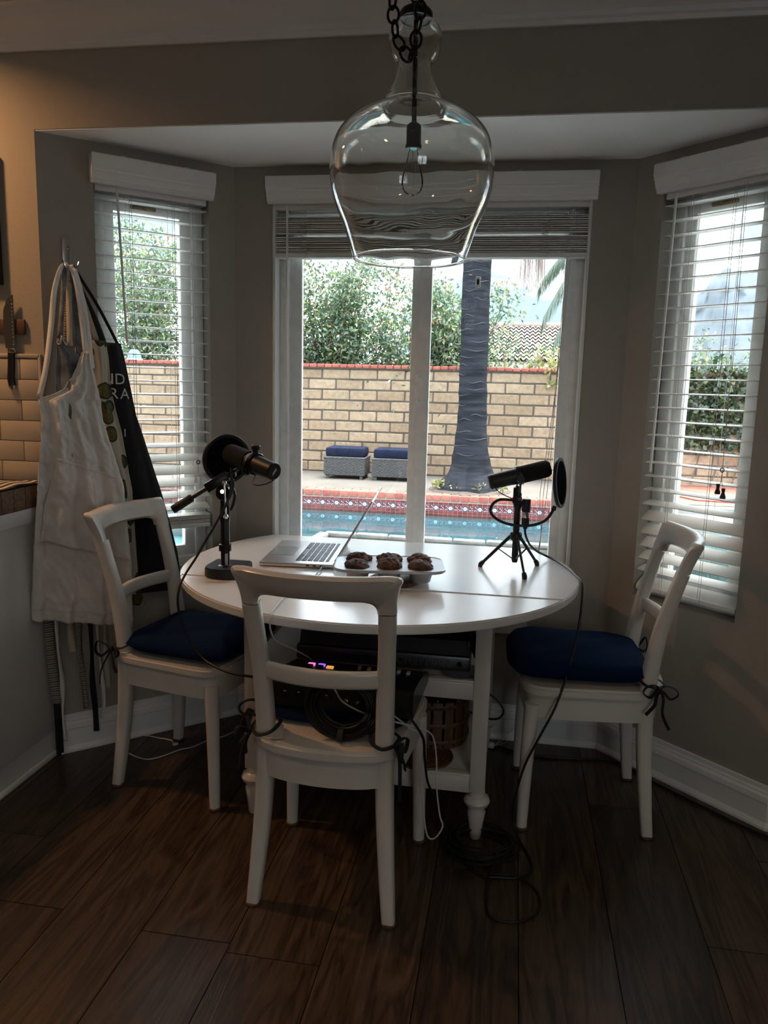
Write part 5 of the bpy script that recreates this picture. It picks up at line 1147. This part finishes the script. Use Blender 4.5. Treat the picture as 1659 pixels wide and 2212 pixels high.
# ================================================================== PENDANT
PX, PY = -.244, 1.75
pn = thing('pendant_lamp', 'clear glass jug-shaped pendant lamp hanging above the table', 'lamp', (PX, PY, 1.60))
prof = [(.1224,1.6048),(.1335,1.637),(.144,1.6686),(.1569,1.697),(.1669,1.7241),(.1745,1.757),(.1768,1.7847),(.1752,1.810),(.1701,1.8334),(.1571,1.8603),(.1335,1.884),(.1000,1.9035),(.0760,1.9120),(.0660,1.9190),(.0640,1.9275),(.0575,1.938),(.0480,1.9556),(.0395,1.9819),(.0372,1.9945),(.0395,2.002),(.0469,2.013),(.0540,2.030),(.0558,2.0493),(.0510,2.0665),(.0418,2.0765),(.0345,2.0825),(.0320,2.088)]
pr = cat([(r_, 0, z) for r_, z in prof], 3); pr = [(p.x, p.z-1.60) for p in pr]
NA = 72; mb = MB(); th_ = .0032
def gl_pt(i, k, inner):
    r_, z = pr[i]; a = 2*math.pi*k/NA
    i0, i1 = max(i-1, 0), min(i+1, len(pr)-1); t = Vector((pr[i1][0]-pr[i0][0], pr[i1][1]-pr[i0][1])).normalized(); n_ = Vector((t.y, -t.x))
    wv = .00050*mnoise.noise(Vector((math.cos(a)*1.3, math.sin(a)*1.3, z*16)))+.00030*mnoise.noise(Vector((math.cos(a)*3, math.sin(a)*3, z*40+9)))
    off = (-th_ + wv*1.2) if inner else wv*.4
    r2, z2 = r_+n_.x*off, z+n_.y*off
    return (r2*math.cos(a), r2*math.sin(a), z2)
m_ = len(pr); vs = [gl_pt(i, k, False) for i in range(m_) for k in range(NA)] + [gl_pt(i, k, True) for i in range(m_) for k in range(NA)]
fs_ = []
for i in range(m_-1):
    for k in range(NA):
        l = (k+1) % NA
        fs_.append((i*NA+k, i*NA+l, (i+1)*NA+l, (i+1)*NA+k)); o_ = m_*NA; fs_.append((o_+i*NA+k, o_+(i+1)*NA+k, o_+(i+1)*NA+l, o_+i*NA+l))
for i in (0, m_-1):
    for k in range(NA): l = (k+1) % NA; o_ = m_*NA; fs_.append((i*NA+k, i*NA+l, o_+i*NA+l, o_+i*NA+k))
gm = bpy.data.materials.new('clear_blown_glass'); gm.use_nodes = True; p_ = gm.node_tree.nodes['Principled BSDF']
p_.inputs['Base Color'].default_value = (.95,.965,.95,1); p_.inputs['Roughness'].default_value = 0.; p_.inputs['Transmission Weight'].default_value = 1.; p_.inputs['IOR'].default_value = 1.45
ob('glass_shade', MB().add(vs, fs_), gm, pn, ang=80)
ob('rolled_rim', MB().sweep([(.1212*math.cos(2*math.pi*k/64), .1212*math.sin(2*math.pi*k/64), .0030) for k in range(64)], .0029, 10, closed=True), gm, pn)
ob('cap', MB().lathe([(0,.484),(.0335,.484),(.0345,.488),(.0345,.496),(.030,.502),(.012,.506),(.010,.516),(0,.516)], (0,0,0), 28), M['iron'], pn)
ob('cord', MB().tube((0,0,.484), (.002,0,.284), .0052, .0052, 10), M['rubber'], pn)
sk_ = ob('socket', MB().lathe([(0,.286),(.006,.286),(.0145,.280),(.0158,.276),(.0158,.240),(.0172,.238),(.0172,.229),(.0140,.229),(0,.232)], (.002,0,0), 24), M['black'], pn)
text_mesh('MAX', .006, .0002, mat('grey_print', (.22,.22,.22), .8), 'rating_print', pn, (.002,-.0160,.262), (R(90),0,0))
bl = MB().lathe([(.0085,.230),(.0105,.222),(.013,.208),(.0175,.190),(.0225,.172),(.0238,.160),(.0215,.148),(.0150,.1395),(.006,.1355),(0,.1345)], (.002,0,0), 28)
bulb_m = thin_glass('bulb_glass', (.97,.97,.96), 1.0); bulb_m.node_tree.nodes['Fresnel'].inputs['IOR'].default_value = 1.15
ob('bulb', bl, bulb_m, pn)
ob('filament', MB().sweep(cat([(.002,0,.225),(.000,.002,.212),(-.004,0,.205),(.004,.003,.200),(.008,0,.196),(.003,-.002,.150)], 4), .0005, 5), M['steel'], pn)
ob('glass_stem', MB().tube((.002,0,.226), (.002,0,.196), .0025, .0012, 8), bulb_m, pn)
# chain links
def chain_link(): 
    pts = [(.0115*math.cos(a), 0, .0165*math.sin(a)) for a in [2*math.pi*k/18 for k in range(18)]]
    return MB().sweep(pts, .0028, 8, closed=True).mesh('chain_link')
lkm = chain_link(); lkm.materials.append(M['iron'])
def chain(par, pts, step=.0265, sd=0):
    P = cat(pts, 12); acc = 0; out_ = [P[0]]
    for a, b in zip(P[:-1], P[1:]):
        acc += (b-a).length
        if acc >= step: out_.append(b.copy()); acc = 0
    for i, (a, b) in enumerate(zip(out_[:-1], out_[1:])):
        d = (b-a).normalized(); q = Vector((0,0,1)).rotation_difference(d).to_matrix().to_4x4() @ Matrix.Rotation(R(20+90*(i % 2)+(i*37+sd) % 25), 4, 'Z')
        o = inst('chain_link', lkm, par); o.matrix_local = Matrix.Translation((a+b)/2-Vector(par.location)) @ q
chain(pn, [(PX,PY,2.108), (PX,PY,2.455)], sd=3)
sw = thing('chain_swag', 'slack dark chain hanging in a loop in front of the pendant lamp', 'chain', (-.25, 1.69, 1.97))
chain(sw, [(-.292,1.69,2.455),(-.289,1.69,2.25),(-.284,1.69,2.09),(-.280,1.688,2.050),(-.272,1.686,2.020),(-.260,1.684,1.998),(-.246,1.683,1.982),(-.237,1.684,1.992),(-.235,1.686,2.018),(-.230,1.688,2.050),(-.226,1.69,2.09),(-.221,1.69,2.25),(-.219,1.69,2.455)], sd=11)
cn = thing('ceiling_canopy', 'round dark ceiling canopy above the pendant lamp', 'canopy', (PX-.005, PY-.03, ZT-.026))
ob('plate', MB().lathe([(0,0),(.05,0),(.062,.008),(.065,.0255),(0,.0255)], (0,0,0), 32), M['iron'], cn)
ob('hook_eye', MB().sweep([(.008*math.cos(a), 0, -.008+.008*math.sin(a)) for a in [2*math.pi*k/14 for k in range(14)]], .002, 6, closed=True), M['iron'], cn)

# ================================================================== KITCHEN CORNER (left)
kb_ = sroot('trim_backsplash', (-2.2, YH, .91))
ob('grout_bed', MB().b2((XA+.05, YH-.006, .906), (-1.556, YH-.001, 1.386)), M['grout'], kb_, world=True, smooth=False)
th2, tw2 = .0665, .148
def subway(x0, x1, z0, z1): ob('tile', MB().b2((x0, YH-.0125, z0), (x1, YH-.004, z1), .0022), M['tile'], kb_, world=True)
for j in range(7):
    z1 = 1.3845-j*.0680; z0 = z1-th2
    x = -1.5585; first = True
    while x > -2.3:
        wd = (.064 if (j % 2 == 0) else tw2) if first else tw2
        subway(x-wd, x, max(z0, .909), z1); x -= wd+.0022; first = False
ob('edge_trim', MB().b2((-1.557, YH-.015, .906), (-1.546, YH-.001, 1.4005), .003), M['tile'], kb_, world=True)
ob('edge_trim', MB().b2((-2.4, YH-.015, 1.387), (-1.548, YH-.001, 1.4005), .003), M['tile'], kb_, world=True)
cbn = thing('base_cabinet', 'white kitchen base cabinet end beside the hanging aprons', 'cabinet', (-2.05, 2.08, 0))
ob('body', MB().b2((-2.55, 1.78, .10), (-1.556, 2.378, .856)), M['cab'], cbn, world=True, smooth=False)
ob('end_panel', MB().b2((-1.5558, 1.765, .095), (-1.549, 2.378, .8555), .001), M['cab'], cbn, world=True)
ob('toe_board', MB().b2((-2.5, 1.82, 0), (-1.556, 2.376, .0945)), M['cab'], cbn, world=True, smooth=False)
ob('shoe_moulding', MB().b2((-1.5555, 1.80, 0), (-1.540, 2.365, .022), .007), M['trim'], cbn, world=True)
for k in range(2):
    d_ = ob('door', MB().b2((-2.53+.49*k, 1.758, .12), (-2.06+.49*k, 1.7785, .84), .003), M['cab'], cbn, world=True); ob('knob', MB().lathe([(0,.0),(.006,0),(.005,.012),(.012,.018),(.010,.026),(0,.027)], (-2.12+.15*k*3-(.0 if k else 0), 1.757, .72), 14, Matrix.Rotation(R(90),3,'X')), M['blackm'], d_, world=False).location = (0,0,0)
ct = tag(ob('countertop', MB().b2((-2.6, 1.745, .8565), (-1.535, 2.384, .906), .004), M['counter']), 'white stone countertop on the kitchen cabinet', 'countertop')
crt = thing('wooden_crate', 'low wooden crate on the countertop beside the aprons', 'crate', (-1.738, 2.20, .9065))
for (a, b) in (((-.195,-.14,.0),(.205,-.128,.072)), ((-.195,.128,.0),(.205,.14,.072)), ((.193,-.1275,.0),(.205,.1275,.072)), ((-.195,-.1275,.0),(-.183,.1275,.072)), ((-.182,-.127,.0),(.192,.127,.008))): ob('board', MB().b2(a, b, .002), M['crate'], crt)
for k in range(3): ob('plank_gap', MB().b2((.2052, -.128+.06*k+.05, .002), (.2056, -.128+.06*k+.0515, .070)), M['sub'], crt, smooth=False)
ob('finger_hole', MB().lathe([(0,.0004),(.016,.0004),(.017,0)], (.10,-.1402,.048), 18, Matrix.Rotation(R(90),3,'X') @ Matrix.Scale(.5,3,(0,1,0))), M['sub'], crt)
chk = stripemat('black_white_cloth', [(0,(.55,.53,.5)),(.5,(.015,.015,.017))], 0, .030)
tw_ = thing('checked_towel', 'black and white striped towel lying over the wooden crate', 'towel', (-1.738, 2.20, .9065+.0725))
mb = MB(); mb.grid(lambda u, v: (-.19+.40*u, -.142+.27*v, .004+.005*math.sin(u*9+v*5)*math.sin(v*7)+.004), 24, 16); mb.grid(lambda u, v: (-.19+.40*u, -.142+.27*v, .001+.003*math.sin(u*9+v*5)*0), 24, 16)
ob('cloth', mb, chk, tw_, ang=70)
kn = thing('chef_knife', 'kitchen knife with dimpled blade hung blade-up on the wall', 'knife', (-1.645, 2.372, 1.29))
bl_ = [(-.023,.128),(-.027,.20),(-.024,.25),(-.012,.280),(.004,.297),(.0125,.300),(.0125,.128)]
ob('blade', MB().prism([(x, z) for x, z in bl_], .004, .0065, 1), M['steel'], kn, smooth=False)
dmp = MB().lathe([(0,.0012),(.003,.0006),(.0042,0)], (0,0,0), 10, Matrix.Rotation(R(90),3,'X') @ Matrix.Scale(.55,3,(1,0,0))).mesh('dimple'); dmp.materials.append(M['chrome'])
for k in range(13): inst('dimple', dmp, kn, (.006, .0038, .140+.0118*k))
ob('bolster', MB().b2((-.014,-.001,.114), (.0115,.0125,.1275), .002), M['chrome'], kn)
ob('handle', MB().sweep(cat([(-.004,.006,.113),(-.006,.005,.07),(-.009,.004,.03),(-.004,.003,.004)], 4), [(.013,.008)]*12+[(.014,.009)], 12, upv=(1,0,0)), M['black'], kn)
ob('pommel', MB().sweep([(-.004,.003,.005),(-.002,.002,-.006)], [(.0135,.0088),(.011,.007)], 12, upv=(1,0,0)), M['chrome'], kn)
kr = tag(ob('knife_rack', MB().b2((-2.1, YH-.012, 1.463), (-1.600, YH-.001, 1.512), .003), M['walnut']), 'dark wooden magnetic knife rack mounted on the kitchen wall', 'knife rack')
pfm = thing('wall_panel', 'edge of a black framed panel on the kitchen wall at far left', 'panel', (-1.9, YH-.015, 1.62))
ob('frame', MB().b2((-2.15, YH-.022, 1.62), (-1.672, YH-.001, 2.03), .004), M['black'], pfm, world=True)
ob('sheet', MB().b2((-2.13, YH-.0235, 1.64), (-1.692, YH-.0225, 2.01)), M['screen'], pfm, world=True, smooth=False)

# ================================================================== HANGING APRONS
def AP(s, z, d): return wpt(FL, s+.22*(d-.66*d), z, .66*d)
hk = thing('wall_hook', 'dark metal hook plate holding the aprons beside the left window', 'hook', AP(.081, 1.69, 0))
ob('plate', wbox(MB(), FL, .068, .094, 1.685, 1.775, .0005, .006, .002), M['steel'], hk, world=True)
ob('upper_prong', MB().sweep(cat([AP(.081,1.745,.005), AP(.081,1.742,.022), AP(.081,1.752,.032)], 5), .0035, 8), M['chrome'], hk, world=True)
for s in (-1, 1):
    ob('prong', MB().sweep(cat([AP(.081+s*.006,1.700,.005), AP(.081+s*.010,1.680,.040), AP(.081+s*.018,1.684,.060), AP(.081+s*.024,1.702,.066)], 5), .0032, 8), M['chrome'], hk, world=True)
def cloth(rows, nu, nv, folds, amp, seed, tilt=0., wr=.004, bulge=.02):
    # rows: (z, s_left, s_right, depth) from top to bottom
    rz = [r[0] for r in rows][::-1]
    f_ = lambda z, k: np.interp(z, rz, [r[k] for r in rows][::-1])
    z0, z1 = rows[0][0], rows[-1][0]
    def fn(u, v):
        z = z0+(z1-z0)*v; a, b, d = f_(z, 1), f_(z, 2), f_(z, 3); s = a+(b-a)*u
        g = min(1, .25+v*1.1)
        d += amp*g*(math.sin(2*math.pi*folds*u+seed+1.2*math.sin(v*2.3+seed))+.4*math.sin(2*math.pi*folds*2.1*u+seed*2+v*3))*.5 + bulge*math.sin(math.pi*u)
        d += wr*(mnoise.noise(Vector((s*26, z*16, seed)))+.7*mnoise.noise(Vector((s*60+z*22, z*34, seed+5)))+.35*mnoise.noise(Vector((s*130, z*90, seed+9))))
        return AP(s, z-tilt*u*v, d)
    return MB().grid(fn, nu, nv), fn
def strap(pts, w_, m_, par, name='strap', k=5, tw=0.):
    P = cat([AP(*p) for p in pts], k); n_ = FL[2]; mb = MB(); vs = []
    for i, p in enumerate(P):
        t = (P[min(i+1,len(P)-1)]-P[max(i-1,0)]).normalized(); sd = t.cross(n_).normalized(); a = tw*math.sin(i/len(P)*6.0)
        e = sd*math.cos(a)+n_*math.sin(a); vs += [p-e*w_/2, p+e*w_/2]
    mb.add(vs, [(2*i, 2*i+1, 2*i+3, 2*i+2) for i in range(len(P)-1)]); return ob(name, mb, m_, par, world=True, solid=.0014)
# oatmeal canvas apron in front
a1 = thing('hanging_apron', 'oatmeal canvas apron with big front pocket, outermost on the hook', 'apron', AP(.05, .45, .12), 0, 'aprons hanging by the left window')
rows1 = [(1.412,.094,.113,.125),(1.34,.060,.128,.130),(1.29,.028,.136,.135),(1.268,-.015,.140,.135),(1.258,-.052,.142,.135),(1.20,-.045,.148,.138),(1.08,-.056,.185,.140),(.98,-.068,.210,.140),(.76,-.092,.222,.140),(.64,-.100,.225,.138),(.53,-.106,.222,.135)]
mb, fn1 = cloth(rows1, 64, 130, 3.2, .036, 1.3, tilt=.072, wr=.016, bulge=.012)
ob('body', mb, M['cloth'], a1, world=True, solid=.0016, ang=180)
def on(fn, d): return lambda u, v: Vector(fn(u, v))+FL[2]*d
zz = lambda z: (1.412-z)/(1.412-.53)
pk = MB(); g1 = on(fn1, .008)
pk.grid(lambda a, b: g1(.20+.74*a+.02*b-.22*(1-a)*max(0,(b-.0))*(.9 if b < .75 else .75), zz(1.075-.045*a)+(zz(.80)-zz(1.075))*b*(1-.0*a)), 36, 36)
ob('front_pocket', pk, M['cloth'], a1, world=True, solid=.0014, ang=180)
g2 = on(fn1, .0095)
def seam(pts, m_=None, r=.0011): return ob('stitching', MB().sweep(cat([g2(u, v) for u, v in pts], 4), r, 5), m_ or M['thread'], a1, world=True)
seam([(u_, zz(.57)) for u_ in np.linspace(.01, .99, 20)]); seam([(.2+.74*u_, zz(1.072-.045*u_)+.006) for u_ in np.linspace(0, 1, 16)]); seam([(.62, zz(1.04)+(zz(.82)-zz(1.04))*t) for t in np.linspace(0, 1, 12)])
strap([(.103,1.405,.126),(.098,1.55,.10),(.092,1.64,.075),(.082,1.690,.05)], .017, M['cloth'], a1, tw=.3)
strap([(-.048,1.262,.136),(-.022,1.36,.13),(.004,1.50,.11),(.022,1.60,.085),(.05,1.675,.06),(.075,1.690,.05)], .017, M['cloth'], a1, tw=.5)
strap([(.120,1.36,.128),(.118,1.48,.10),(.106,1.60,.08),(.092,1.68,.055)], .017, M['cloth'], a1, tw=.2)
strap([(.060,1.43,.098),(.066,1.54,.08),(.074,1.63,.06),(.080,1.690,.045)], .018, M['cloth2'], a1, tw=.4)
# denim-look apron
a2 = thing('hanging_apron', 'blue-grey faded denim apron behind the canvas one', 'apron', AP(.04, .75, .1), 0, 'aprons hanging by the left window')
mb, fn2 = cloth([(1.452,.020,.040,.100),(1.43,.018,.050,.102),(1.40,.016,.090,.104),(1.30,.008,.10,.106),(1.1,.0,.11,.106),(.8,-.01,.12,.10)], 24, 50, 2., .03, 4.1, wr=.004)
ob('body', mb, M['denim'], a2, world=True, solid=.0016, ang=180)
g2_ = fn2; ob('neck_binding', MB().sweep(cat([Vector(fn2(u_, .01+.02*math.sin(u_*9)))+FL[2]*.004 for u_ in np.linspace(0,1,12)], 3), .0022, 6), M['thread'], a2, world=True)
strap([(.028,1.448,.102),(.045,1.56,.085),(.062,1.66,.055),(.078,1.692,.045)], .016, M['denim'], a2, tw=.3)
strap([(.088,1.405,.104),(.085,1.52,.08),(.080,1.62,.06),(.080,1.692,.045)], .020, M['denim'], a2, tw=.2)
# pineapple print apron
def print_mat():
    m = bpy.data.materials.new('pineapple_print'); m.use_nodes = True; n = m.node_tree; p = n.nodes['Principled BSDF']; p.inputs['Roughness'].default_value = .9
    t = n.nodes.new('ShaderNodeTexCoord'); v = n.nodes.new('ShaderNodeTexVoronoi'); v.inputs['Scale'].default_value = 15.; n.links.new(t.outputs['Object'], v.inputs['Vector'])
    v2 = n.nodes.new('ShaderNodeTexVoronoi'); v2.inputs['Scale'].default_value = 90.; n.links.new(t.outputs['Object'], v2.inputs['Vector'])
    r = n.nodes.new('ShaderNodeValToRGB'); r.color_ramp.interpolation = 'CONSTANT'; e = r.color_ramp.elements; e[0].color = (.13,.12,.03,1); e[1].position = .34; e[1].color = (.025,.045,.02,1); x = e.new(.44); x.color = (.46,.42,.34,1)
    n.links.new(v.outputs['Distance'], r.inputs['Fac']); mx = n.nodes.new('ShaderNodeMix'); mx.data_type = 'RGBA'; mx.blend_type = 'MULTIPLY'; mx.inputs[0].default_value = .55
    n.links.new(r.outputs['Color'], mx.inputs[6]); n.links.new(v2.outputs['Distance'], mx.inputs[7]); m2 = n.nodes.new('ShaderNodeMix'); m2.data_type = 'RGBA'
    gt = n.nodes.new('ShaderNodeMath'); gt.operation = 'GREATER_THAN'; gt.inputs[1].default_value = .34; n.links.new(v.outputs['Distance'], gt.inputs[0]); n.links.new(gt.outputs[0], m2.inputs[0]); n.links.new(mx.outputs[2], m2.inputs[6]); n.links.new(r.outputs['Color'], m2.inputs[7]); n.links.new(m2.outputs[2], p.inputs['Base Color']); return m
PM = print_mat()
a3 = thing('hanging_apron', 'cream apron printed with green pineapples between canvas and black aprons', 'apron', AP(.17, .5, .08), 0, 'aprons hanging by the left window')
mb, fn3 = cloth([(1.452,.130,.178,.082),(1.40,.128,.184,.085),(1.28,.125,.190,.09),(1.15,.14,.220,.09),(.96,.16,.250,.09),(.63,.17,.268,.085),(.545,.18,.290,.08)], 24, 70, 1.6, .03, 2.2, tilt=.03, wr=.004)
ob('body', mb, PM, a3, world=True, solid=.0016, ang=180)
strap([(.150,1.45,.083),(.118,1.57,.065),(.100,1.65,.045),(.088,1.692,.035)], .016, M['cloth2'], a3, tw=.5)
strap([(.082,1.40,.09),(.10,1.52,.07),(.092,1.63,.05),(.088,1.692,.035)], .014, PM, a3, tw=.2)
# black apron with white letters
a4 = thing('hanging_apron', 'black apron with white capital letters hanging in front of the window', 'apron', AP(.25, .6, .05), 0, 'aprons hanging by the left window')
mb, fn4 = cloth([(1.447,.165,.236,.050),(1.40,.165,.246,.052),(1.356,.165,.254,.054),(1.166,.17,.288,.055),(.90,.19,.356,.055),(.64,.21,.408,.05),(.60,.215,.412,.05)], 24, 60, 1.4, .018, 3.3, tilt=.01, wr=.002)
ob('body', mb, M['cloth3'], a4, world=True, solid=.0016, ang=180)
strap([(.225,1.445,.05),(.170,1.56,.04),(.118,1.65,.032),(.095,1.692,.026)], .010, M['cloth3'], a4)
strap([(.175,1.445,.05),(.13,1.57,.036),(.10,1.65,.03),(.088,1.692,.024)], .012, M['cloth3'], a4)
R4 = [(1.447,.165,.236),(1.40,.165,.246),(1.356,.165,.254),(1.166,.17,.288),(.90,.19,.356),(.64,.21,.408),(.60,.215,.412)]
for txt, s, z, h, sp in (('ND', .203, 1.325, .052, 1.0), ('RA', .220, 1.276, .052, 1.2), ('II', .226, 1.143, .038, 1.3)):
    o = text_mesh(txt, h, .0, M['letter'], 'white_lettering', a4, (0,0,0), (0,0,0), spacing=sp); me = o.data
    bm = bmesh.new(); bm.from_mesh(me); bmesh.ops.triangulate(bm, faces=bm.faces); bmesh.ops.subdivide_edges(bm, edges=[e for e in bm.edges if e.calc_length() > .008], cuts=2, use_grid_fill=False)
    zs_ = [q[0] for q in R4][::-1]
    for q in bm.verts:
        S_, Z_ = s+q.co.x, z+q.co.y; a = np.interp(Z_, zs_, [w[1] for w in R4][::-1]); b = np.interp(Z_, zs_, [w[2] for w in R4][::-1])
        q.co = Vector(fn4(min(1,(S_-a)/(b-a)), (1.447-Z_)/(1.447-.60)))+FL[2]*.0032-Vector(a4.location)
    bm.to_mesh(me); bm.free()
# dark olive apron at the back
a5 = thing('hanging_apron', 'charcoal apron hanging closest to the window glass behind the black one', 'apron', AP(.3, .55, .025), 0, 'aprons hanging by the left window')
mb, fn5 = cloth([(1.26,.22,.268,.022),(1.166,.22,.30,.022),(.90,.25,.378,.024),(.70,.27,.425,.026),(.60,.28,.436,.026),(.555,.285,.436,.026)], 18, 40, 1.3, .012, .7, wr=.002)
ob('body', mb, M['cloth4'], a5, world=True, solid=.0016, ang=180)
strap([(.24,1.255,.022),(.18,1.48,.02),(.12,1.62,.018),(.092,1.690,.018)], .012, M['cloth4'], a5)
strap([(.10,1.35,.06),(.098,1.50,.055),(.090,1.62,.045),(.084,1.690,.035)], .022, M['cloth4'], a5, tw=.2)
strap([(.050,1.40,.07),(.060,1.52,.06),(.070,1.62,.05),(.078,1.690,.04)], .014, M['stripe'], a5, tw=.2)
# tie bands hanging below the hems
def band(pts, w_, m_, label, tw=.25, end=None):
    r = thing('apron_tie', label, 'tie', AP(pts[-1][0], pts[-1][1], pts[-1][2]), 0, 'apron ties hanging below the hems')
    strap(pts, w_, m_, r, 'band', 6, tw)
    if end: strap([(pts[-1][0], pts[-1][1]+.004, pts[-1][2]), (pts[-1][0]+end[0]*.4, pts[-1][1]-end[1]*.5, pts[-1][2]), (pts[-1][0]+end[0], pts[-1][1]-end[1], pts[-1][2]-.006)], w_*.8, end[2], r, 'band_end', 5, 0)
    return r
band([(-.045,.56,.085),(-.042,.42,.085),(-.036,.30,.085),(-.028,.205,.085)], .030, M['stripe'], 'wide black and cream striped tie ending in a black band near the floor', .15, (.004,.185,M['cloth3']))
band([(-.018,.56,.075),(-.014,.40,.078),(-.006,.28,.075),(-.014,.16,.072),(-.006,.06,.072)], .017, M['cloth'], 'cream tie hanging right beside the wide striped one', .8)
band([(.024,.56,.09),(.026,.44,.09),(.030,.385,.09)], .022, M['cloth2'], 'short beige tie with pointed end below the canvas hem', .3)
band([(.062,.55,.08),(.058,.40,.08),(.062,.27,.08),(.068,.165,.08)], .019, M['stripe'], 'narrow black and cream striped tie in the middle of the row', .9)
band([(.092,.54,.085),(.094,.38,.085),(.092,.27,.085),(.098,.16,.085),(.100,.075,.085)], .020, M['cloth3'], 'solid black tie ending just above the baseboard', .75)
band([(.118,.53,.07),(.122,.38,.07),(.130,.27,.07),(.132,.17,.07),(.122,.115,.07)], .014, M['cloth'], 'pale tie with dark hem lines right of the black tie', .9)
band([(.150,.52,.06),(.148,.36,.06),(.150,.22,.06)], .020, M['cloth2'], 'beige tie hanging behind the left chair post', .6)
